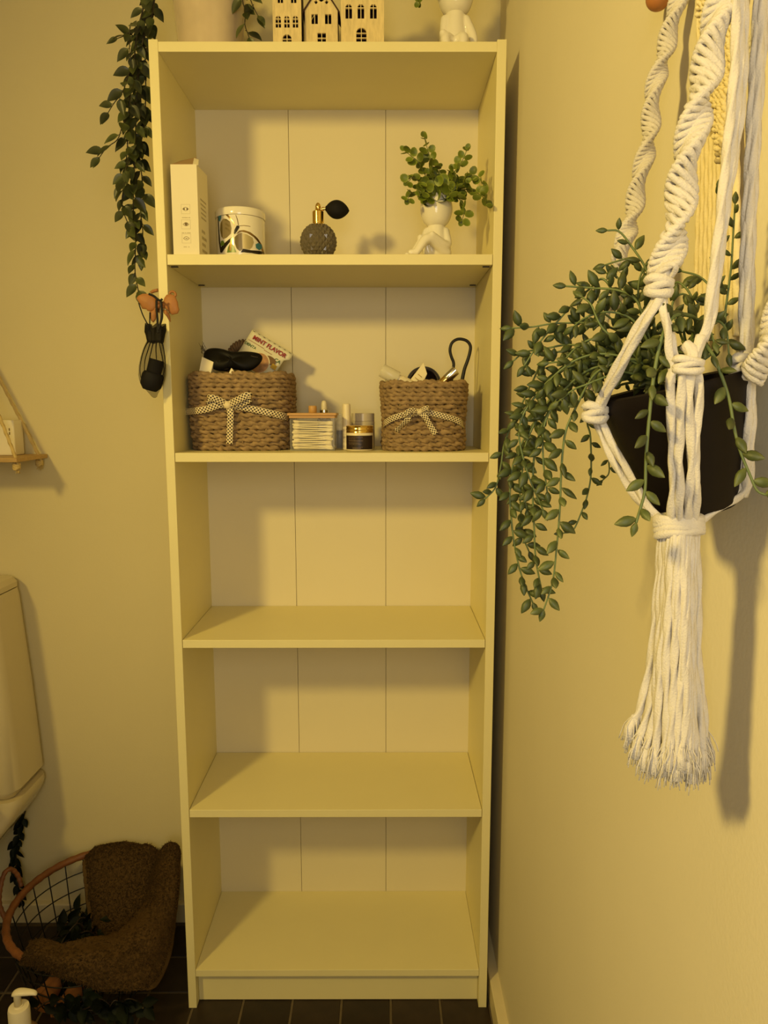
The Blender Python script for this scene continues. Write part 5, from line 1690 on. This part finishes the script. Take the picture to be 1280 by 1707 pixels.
def organza_bag():
    M_org = mat('black_organza', (0.010, 0.008, 0.006), 0.7, .2, alpha=.34)
    M_orgd = mat('black_organza_gathered', (0.006, 0.005, 0.004), 0.7, .2, alpha=.86)
    Y = -.020
    t = thing('organza_bag', 'sheer black organza drawstring bag hanging from the hair clip', 'bag', PY(256, 660, Y))
    S = lambda x, y: (180 + x / 6.5625, 430 + y / 6.5625)
    prof = [(900, 430, 600), (950, 405, 605), (1000, 385, 612), (1080, 360, 625), (1180, 340, 635), (1280, 335, 633), (1340, 345, 620), (1400, 375, 598), (1450, 420, 565), (1490, 455, 545), (1520, 480, 535), (1532, 500, 520)]
    rows = []
    n = 40
    for yy, xl, xr in prof:
        a = PY(*S(xl, yy), Y); b = PY(*S(xr, yy), Y)
        c_ = (a + b) / 2; rx = (b - a).length / 2
        row = []
        for k in range(n):
            q = 2 * pi * k / n
            f = 1 + .05 * sin(q * 9 + 1.3) * max(0, 1 - (yy - 900) / 500)
            row.append(c_ + Vector((rx * cos(q), rx * .72 * sin(q) * f, 0)))
        rows.append(row)
    mb = MB(); mb.grid(rows, closed_u=True); mb.build('bag_body', M_org, t)
    for xs in ((470, 440, 405, 400, 420), (500, 478, 450, 425, 440), (530, 525, 530, 520, 505), (560, 575, 600, 610, 560), (440, 395, 362, 350, 385), (590, 610, 625, 620, 590)):
        MB().tube(resample([PY(*S(x_, y_), Y - .012 + .003 * k_) for k_, (x_, y_) in enumerate(zip(xs, (905, 1000, 1120, 1250, 1400)))], .003), lambda q: .0011 * (1 - .6 * q), 5).build('fabric_fold', M_orgd, t)
    rows = []
    for yy, xl, xr, amp in ((930, 435, 600, .1), (880, 425, 605, .14), (840, 420, 610, .18), (810, 415, 612, .25), (780, 420, 610, .30), (740, 425, 605, .34)):
        a = PY(*S(xl, yy), Y); b = PY(*S(xr, yy), Y)
        c_ = (a + b) / 2; rx = (b - a).length / 2
        rows.append([c_ + Vector((rx * cos(q) * (1 + amp * sin(q * 7)), rx * .7 * sin(q) * (1 + amp * cos(q * 8)), .0035 * amp * sin(q * 5 + 1) * 3)) for q in [2 * pi * k / 56 for k in range(56)]])
    mb = MB(); mb.grid(rows, closed_u=True); mb.build('gathered_neck', M_orgd, t)
    M_str = mat('black_string', (.006, .005, .004), .7)
    F2 = lambda L, dy: resample([PY(222 + x / 15.42, 475 + y / 15.42, Y + dy) for x, y in L], .002)
    for L, dy in (([(600, 390), (600, 600), (620, 850), (630, 1060), (640, 1230)], -.010), ([(720, 420), (735, 620), (740, 820), (700, 980), (650, 1150)], -.010), ([(400, 230), (520, 280), (620, 360), (690, 400), (750, 360)], -.010),
                  ([(140, 460), (190, 620), (250, 780), (330, 940), (410, 1080), (430, 1200)], .004), ([(430, 700), (425, 900), (425, 1080), (430, 1200)], .004)):
        thick = .0020 if dy < 0 else .0011
        MB().tube(F2(L, dy), thick, 7).build('drawstring', M_str, t)
    # the bottle inside
    a = PY(*S(535, 1115), Y); b = PY(*S(455, 1440), Y)
    ax = b - a; Lb = ax.length; r = .0130
    o1 = ax.normalized().cross(Vector((0, 1, 0))).normalized(); R = Matrix((o1, ax.normalized().cross(o1), ax.normalized())).transposed()
    tb_ = thing('black_vial', 'small black cylindrical bottle inside the organza bag', 'bottle', a)
    MB().lathe([(0, 0), (r * .93, 0), (r, .0012), (r, Lb * .42), (0, Lb * .42)], a, 28, R).build('cap', M_black, tb_, auto=40)
    MB().lathe([(0, Lb * .425), (r * 1.25, Lb * .43), (r * 1.45, Lb * .55), (r * 1.40, Lb * .86), (r * .9, Lb * 1.02), (0, Lb * 1.02)], a, 28, R).build('bottle_body', M_black, tb_, auto=40)
organza_bag()

# ---------------- rope wall shelf at the left edge
def rope_shelf():
    xr = -.331
    zt = PY(78, 757, .255)[2]
    th = .0085
    xl = xr - .42
    M_pl = mat('pale_plank', (0.50, 0.32, 0.11), .55, noise_amt=.15, noise_scale=40, stretch=(1, 9, 9))
    M_rp = mat('jute_rope', (0.62, 0.46, 0.17), .85, noise_amt=.12, noise_scale=90, bump=.4, bump_scale=600)
    t = thing('rope_shelf', 'small wooden wall shelf hung on knotted jute ropes', 'shelf', ((xl + xr) / 2, .19, zt - th))
    MB().box(xl, xr, .124, WY - .002, zt - th, zt).build('plank', M_pl, t, False, bevel=.0015)
    top = Vector(((xl + xr) / 2, WY - .006, zt + .43))
    for sx, y in ((xr - .010, .240), (xr - .010, .142), (xl + .010, .240), (xl + .010, .142)):
        foot = Vector((sx, y, zt - .002))
        mid = foot.lerp(top, .5) + Vector((0, -.001, 0))
        MB().rope([top + Vector((0, -.004 if y < .2 else 0, 0)), mid, foot + (top - foot).normalized() * .01, foot + Vector((0, 0, -th - .004))], .0032, pitch=.022, lobes=3, amp=.18).build('rope', M_rp, t)
        kn = MB()
        for k in range(3):
            ring = [foot + Vector((.0052 * cos(q), .0052 * sin(q), -th - .004 - .0035 * k + .002 * sin(q * 2 + k))) for q in [2 * pi * i / 16 for i in range(16)]]
            kn.tube(ring, .0028, 7, closed=True)
        for k in range(12):
            a = foot + Vector((0, 0, -th - .012)); d = Vector((random.uniform(-1, 1), random.uniform(-1, 1), -1.2)).normalized() * random.uniform(.006, .012)
            kn.tube([a, a + d * .6 + Vector((.001, 0, 0)), a + d], .0006, 4)
        kn.build('knot', M_rp, t)
    hk = MB().ball(top + Vector((0, -.004, .004)), .008, 14, 10); hk.build('hook', M_silver, t)
    # white box on it
    bx0 = PY(32, 730, .225)[0]
    bt = thing('perfume_carton', 'white perfume carton standing on the rope wall shelf', 'box', (bx0 - .03, .225, zt))
    zb1 = PY(32, 700, .225)[2]
    MB().box(bx0 - .062, bx0, .205, .245, zt + .0002, zb1).build('carton_body', M_card, bt, False, bevel=.0025)
    pr = MB()
    for k in range(2):
        c_ = PY(15.5 + k * .4, 716 + k * 6.5, .2048)
        pr.box(c_[0] - .0012, c_[0] + .0012, .2046, .2050, c_[2] - .0028, c_[2] + .0028)
    pr.build('carton_print', M_print, bt, False)
    # round ornament behind it
    c_ = PY(12, 668, .248)
rope_shelf()

# ---------------- toilet
def toilet():
    M_por = mat('porcelain', (0.62, 0.53, 0.31), 0.16, .5, coat=.4, noise_amt=.01)
    cx = -.575
    t = thing('toilet', 'cream porcelain toilet with tapered cistern standing left of the wire basket', 'toilet', (cx, .05, 0))
    def rrect(hx, y0, y1, r, n=6):
        pts = []
        for (sx, sy, a0) in ((1, 1, 0), (-1, 1, pi / 2), (-1, -1, pi), (1, -1, 3 * pi / 2)):
            ccx = cx + sx * (hx - r); ccy = (y1 - r) if sy > 0 else (y0 + r)
            for k in range(n + 1):
                a = a0 + (pi / 2) * k / n
                pts.append((ccx + r * cos(a), ccy + r * sin(a)))
        return pts
    def loft(secs, name, m=M_por, caps=True):
        mb = MB()
        rows = [[(x, y, z) for x, y in pts] for pts, z in secs]
        b = mb.grid(rows, closed_u=True)
        n = len(rows[0])
        if caps:
            mb.f.append(tuple(reversed([b + k for k in range(n)]))); mb.f.append(tuple(b + (len(rows) - 1) * n + k for k in range(n)))
        return mb.build(name, m, t, auto=35)
    yb = WY - .006
    # cistern: widens slightly towards the bottom
    loft([(rrect(.186, .118, yb, .02), .383), (rrect(.192, .108, yb, .028), .392), (rrect(.201, .106, yb, .030), .402), (rrect(.190, .110, yb, .030), .60), (rrect(.174, .118, yb, .028), .800), (rrect(.170, .121, yb, .026), .812)], 'cistern')
    loft([(rrect(.166, .124, yb, .024), .8125), (rrect(.172, .118, yb, .028), .815), (rrect(.172, .119, yb, .03), .826), (rrect(.164, .126, yb, .034), .835), (rrect(.140, .145, yb - .02, .03), .839)], 'cistern_lid')
    mb = MB().lathe([(.016, .8395), (.016, .843), (.0145, .8445), (0, .8445)], (cx, .185, 0), 24); mb.build('flush_button', M_silver, t)
    # tray under the cistern, running down into the pedestal
    loft([(rrect(.092, .02, .20, .05), .20), (rrect(.105, .02, .215, .05), .235), (rrect(.150, .05, .232, .04), .285), (rrect(.180, .085, yb - .004, .03), .325), (rrect(.198, .102, yb, .03), .355), (rrect(.203, .103, yb, .03), .372), (rrect(.201, .104, yb, .03), .3815)], 'tray')
    # pedestal and bowl (oval lofts)
    def oval(rx, ry, yc): return [(cx + rx * cos(2 * pi * k / 28), yc + ry * sin(2 * pi * k / 28)) for k in range(28)]
    loft([(oval(.128, .185, .045), 0.0), (oval(.126, .183, .045), .012), (oval(.112, .165, .05), .03), (oval(.106, .155, .05), .12), (oval(.112, .17, .03), .22), (oval(.150, .215, -.04), .31), (oval(.182, .245, -.085), .372), (oval(.184, .247, -.088), .395)], 'bowl')
    loft([(oval(.182, .243, -.092), .396), (oval(.188, .250, -.092), .402), (oval(.187, .249, -.092), .424), (oval(.175, .238, -.092), .432)], 'seat_lid')
toilet()

# dark garland stuffed behind the toilet
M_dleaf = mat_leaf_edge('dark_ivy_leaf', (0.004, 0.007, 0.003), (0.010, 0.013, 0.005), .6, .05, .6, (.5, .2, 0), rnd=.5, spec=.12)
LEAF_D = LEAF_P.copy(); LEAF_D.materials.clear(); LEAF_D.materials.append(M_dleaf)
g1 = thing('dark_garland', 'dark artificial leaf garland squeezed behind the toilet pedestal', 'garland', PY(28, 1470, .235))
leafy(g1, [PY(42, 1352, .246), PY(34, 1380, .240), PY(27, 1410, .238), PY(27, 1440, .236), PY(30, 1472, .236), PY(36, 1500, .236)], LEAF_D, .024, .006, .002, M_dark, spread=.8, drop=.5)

# ---------------- wire laundry basket with wicker rim
BC = Vector((-.222, .088, 0)); BR = .160; BRB = .118
def rim_z(a): return .172 + .014 * sin(a) + .006 * cos(a)
def wire_basket():
    M_wire = mat('black_wire', (0.006, 0.005, 0.004), .5)
    M_wick = mat('wicker', (0.20, 0.072, 0.020), .5, noise_amt=.25, noise_scale=50, bump=.4, bump_scale=200)
    t = thing('wire_basket', 'black wire laundry basket with wicker rim and handle on the floor', 'basket', BC)
    N = 26
    def pt(a, f):
        R = BRB + (BR - BRB) * (f ** .7)
        return Vector((BC.x + R * cos(a), BC.y + R * sin(a), .006 + (rim_z(a) - .006) * f))
    for k in range(N):
        a = 2 * pi * (k + .5) / N
        MB().tube([pt(a, f / 8) for f in range(9)], .0013, 6).build('wire_upright', M_wire, t)
    for f in (.0, .2, .4, .6, .8):
        MB().tube([pt(2 * pi * k / 60, f) for k in range(60)], .0013, 6, closed=True).build('wire_ring', M_wire, t)
    base = MB()
    for k in range(-4, 5):
        h = k * BRB / 4.6; L = sqrt(max(0, BRB ** 2 - h * h))
        base.tube([(BC.x + h, BC.y - L, .006), (BC.x + h, BC.y + L, .006)], .0013, 5)
        base.tube([(BC.x - L, BC.y + h, .006), (BC.x + L, BC.y + h, .006)], .0013, 5)
    base.build('wire_base', M_wire, t)
    M = 120
    rows = []
    mb = MB()
    ring = [pt(2 * pi * k / M, 1.0) for k in range(M)]
    mb.tube(ring, lambda q: .0078 + .0007 * sin(q * 2 * pi * 40), 10, closed=True)
    mb.build('wicker_rim', M_wick, t)
    for pts in ([(36, 1478, .160), (30, 1460, .165), (19, 1449, .160), (8, 1455, .150), (1, 1478, .135), (-1, 1505, .118), (6, 1526, .105), (14, 1540, .095)],):
        P = resample([PY(*p) for p in pts], .003)
        MB().tube(P, lambda q: .0050 + .0006 * sin(q * 90), 9).build('handle', M_wick, t)
    return t
wire_basket()

# dark leafy garland in and below the basket
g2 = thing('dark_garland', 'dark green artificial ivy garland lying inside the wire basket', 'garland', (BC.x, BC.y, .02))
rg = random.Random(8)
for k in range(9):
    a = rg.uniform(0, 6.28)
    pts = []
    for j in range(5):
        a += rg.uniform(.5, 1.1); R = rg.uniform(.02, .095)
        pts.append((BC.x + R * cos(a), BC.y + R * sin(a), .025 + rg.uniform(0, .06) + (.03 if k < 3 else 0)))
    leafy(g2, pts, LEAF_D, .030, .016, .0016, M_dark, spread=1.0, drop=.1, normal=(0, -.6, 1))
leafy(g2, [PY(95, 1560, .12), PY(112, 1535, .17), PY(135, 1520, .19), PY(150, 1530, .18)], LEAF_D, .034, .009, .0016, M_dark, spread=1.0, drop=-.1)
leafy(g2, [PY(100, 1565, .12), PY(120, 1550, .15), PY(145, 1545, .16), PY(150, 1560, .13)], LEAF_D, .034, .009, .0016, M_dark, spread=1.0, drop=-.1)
g3 = thing('dark_garland', 'dark trailing leaf garland on the floor in front of the wire basket', 'garland', (-.22, -.08, 0))
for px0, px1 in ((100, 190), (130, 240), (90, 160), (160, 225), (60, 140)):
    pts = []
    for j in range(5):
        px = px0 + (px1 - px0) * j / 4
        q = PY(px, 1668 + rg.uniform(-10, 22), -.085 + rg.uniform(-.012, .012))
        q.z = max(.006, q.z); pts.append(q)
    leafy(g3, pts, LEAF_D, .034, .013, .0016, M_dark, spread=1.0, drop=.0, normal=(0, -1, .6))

# two terracotta pots lying in the basket
M_terra = mat('terracotta', (0.24, 0.095, 0.030), .8, noise_amt=.15, noise_scale=40)
def lying_pot(label, c, ax, L, r):
    ax = Vector(ax).normalized(); o1 = ax.cross(Vector((0, 0, 1))).normalized(); R = Matrix((o1, ax.cross(o1), ax)).transposed()
    t = thing('terracotta_pot', label, 'flower pot', c, 'terracotta pots in the wire basket')
    MB().lathe([(0, 0), (r * .66, 0), (r * .9, L * .75), (r * .9, L), (r * .80, L), (r * .58, L * .08), (0, L * .08)], c, 32, R).build('pot_body', M_terra, t, auto=35)
    MB().lathe([(r * .905, L * .74), (r, L * .75), (r, L * 1.0), (r * .905, L * 1.0)], c, 32, R).build('pot_rim', M_terra, t, auto=35)
lying_pot('small terracotta pot lying on its side, nearer the soap bottle', PY(96, 1632, .035), (-.15, -1, -.12), .055, .024)
lying_pot('small terracotta pot lying in the basket below the towel hem', PY(128, 1648, .035), (-.05, -1, -.18), .06, .026)

# ---------------- towel
def towel():
    M_tow = mat('brown_terry', (0.085, 0.050, 0.019), 1.0, .05, noise_amt=.28, noise_scale=230, bump=1.0, bump_scale=420)
    M_hem = mat('towel_hem', (0.11, 0.066, 0.024), .9, .1, noise_amt=.12, noise_scale=200, bump=.4, bump_scale=700)
    t = thing('towel', 'brown terry towel draped over the wire basket rim', 'towel', PY(220, 1500, .12))
    def sheet(ctrl, nu, nv, name_main, hems):
        """ctrl: rows of (px, py, y); Catmull-Rom both ways -> dense grid"""
        C = [[PY(*q) for q in r] for r in ctrl]
        rows_u = [catmull(r, nu) for r in C]
        cols = list(zip(*rows_u))
        G = [catmull(list(c_), nv) for c_ in cols]           # G[u][v]
        nU, nV = len(G), len(G[0])
        def disp(p, i):
            n1 = noise.noise(p * 22) * .0055 + noise.noise(p * 60) * .0026 + noise.noise(p * 160) * .0014 + noise.noise(p * 420) * .0011
            return p + Vector((n1 * .5, -abs(n1) * .6, n1))
        G = [[disp(G[u][v], u) for v in range(nV)] for u in range(nU)]
        spans = {'main': (0, nU)}
        h0, h1 = hems
        a, b = int(nU * h0), int(nU * (1 - h1))
        for nm, (s, e), m in (('terry_cloth', (a, b), M_tow), ('hem', (0, a + 1), M_hem), ('hem', (b - 1, nU), M_hem)):
            if e - s < 2: continue
            mb = MB(); mb.grid([G[u] for u in range(s, e)])
            o = mb.build(nm, m, t)
            sd = o.modifiers.new('solid', 'SOLIDIFY'); sd.thickness = .005 if nm != 'hem' else .0035; sd.offset = 0
            if nm == 'terry_cloth':
                rp = random.Random(2); pile = MB()
                for _k in range(9000):
                    u = rp.randrange(s, e - 1); v = rp.randrange(0, nV - 1)
                    p = G[u][v].lerp(G[u + 1][v + 1], rp.random())
                    nn = (G[u + 1][v] - G[u][v]).cross(G[u][v + 1] - G[u][v])
                    if nn.length < 1e-12: continue
                    nn.normalize()
                    if nn.y > 0: nn = -nn
                    d1 = Vector((rp.uniform(-1, 1), rp.uniform(-1, 1), rp.uniform(-1, .6))) * .0022
                    pile.tube([p + nn * .0022, p + nn * .0042 + d1 * .5, p + nn * .0046 + d1 * 1.3], .00055, 3, caps=False)
                po = pile.build('terry_pile', M_tow, o); po['kind'] = 'stuff'
    # panel hanging from the back rim into the basket (u across, v down)
    sheet([[(139, 1436, .216), (158, 1414, .234), (200, 1405, .238), (240, 1407, .228), (266, 1420, .212)],
           [(139, 1452, .196), (160, 1436, .200), (200, 1428, .200), (238, 1430, .190), (262, 1442, .180)],
           [(144, 1500, .170), (165, 1490, .160), (200, 1480, .155), (235, 1480, .150), (256, 1480, .145)],
           [(150, 1545, .140), (170, 1540, .125), (200, 1530, .120), (230, 1520, .115), (250, 1512, .110)],
           [(155, 1580, .115), (172, 1580, .100), (200, 1572, .09), (228, 1562, .085), (246, 1550, .085)],
           [(158, 1600, .10), (175, 1604, .08), (200, 1600, .07), (226, 1590, .06), (244, 1580, .06)]], 14, 12, 'terry', (.10, 0))
    # the near part: from the right-hand corner down the right side and along the front rim
    sheet([[(262, 1440, .180), (270, 1415, .180), (283, 1405, .175), (295, 1408, .170), (301, 1420, .165)],
           [(250, 1475, .145), (262, 1455, .138), (280, 1445, .122), (294, 1452, .116), (299, 1470, .112)],
           [(240, 1508, .100), (256, 1500, .085), (272, 1500, .070), (288, 1515, .056), (293, 1540, .053)],
           [(212, 1540, .035), (232, 1548, -.004), (254, 1560, -.014), (274, 1580, -.007), (282, 1598, .0)],
           [(185, 1556, .0), (205, 1580, -.048), (228, 1606, -.057), (252, 1628, -.052), (262, 1642, -.045)],
           [(150, 1563, -.034), (165, 1592, -.080), (185, 1622, -.090), (215, 1646, -.084), (240, 1652, -.075)],
           [(105, 1572, -.054), (112, 1596, -.092), (125, 1620, -.102), (150, 1640, -.102), (170, 1648, -.095)],
           [(70, 1566, -.054), (72, 1586, -.090), (78, 1605, -.102), (88, 1618, -.103), (95, 1622, -.10)],
           [(50, 1570, -.044), (45, 1582, -.072), (40, 1592, -.084), (36, 1600, -.087), (33, 1606, -.087)]], 12, 10, 'terry', (0, .13))
towel()

# ---------------- soap pump bottle
def soap():
    y = -.20
    x = PY(32, 1690, y)[0]
    z_top = PY(32, 1652, y)[2]; zc1 = PY(32, 1677, y)[2]; zc0 = PY(32, 1712, y)[2]
    r = (PY(49, 1695, y)[0] - PY(15, 1695, y)[0]) / 2
    M_pump = mat('pump_plastic', (0.82, 0.74, 0.52), .35, .5)
    t = thing('soap_bottle', 'pump soap bottle with cream white dispenser head on the floor', 'soap bottle', (x, y, 0))
    MB().lathe([(.030, 0), (.033, .004), (.033, zc0 - .035), (.028, zc0 - .012), (r * .9, zc0)], (x, y, 0), 36).build('bottle_body', mat('soap_bottle_body', (.30, .18, .08), .3), t)
    MB().lathe([(r, zc0 + .0003), (r * 1.0, zc1 - .006), (r * .93, zc1 - .001), (r * .75, zc1), (r * .45, zc1), (r * .42, zc1 + .002), (0, zc1 + .002)], (x, y, 0), 36).build('collar', M_pump, t, auto=40)
    MB().lathe([(r * .34, zc1), (r * .34, z_top - .008), (r * .42, z_top - .004), (r * .2, z_top - .003)], (x - .001, y, 0), 24).build('pump_stem', M_pump, t)
    nz = MB()
    L = [PY(20, 1657, y), PY(26, 1654.5, y), PY(36, 1653.5, y), PY(48, 1654, y), PY(58, 1654.5, y), PY(62, 1656.5, y)]
    rows = []
    for i, p in enumerate(L):
        w, h = ((.006, .0035), (.0085, .0052), (.0085, .0052), (.0065, .0045), (.005, .0036), (.0035, .0024))[i]
        rows.append([p + Vector((0, w * cos(q), h * sin(q) - (.0012 if i == 5 else 0))) for q in [2 * pi * k / 18 for k in range(18)]])
    b = nz.grid(rows, closed_u=True)
    nz.f.append(tuple(reversed([b + k for k in range(18)]))); nz.f.append(tuple(b + 5 * 18 + k for k in range(18)))
    o = nz.build('pump_head', M_pump, t)
    o.modifiers.new('sub', 'SUBSURF').levels = 1; o.modifiers['sub'].render_levels = 1
soap()

for m_ in bpy.data.materials:
    m_.use_backface_culling = False
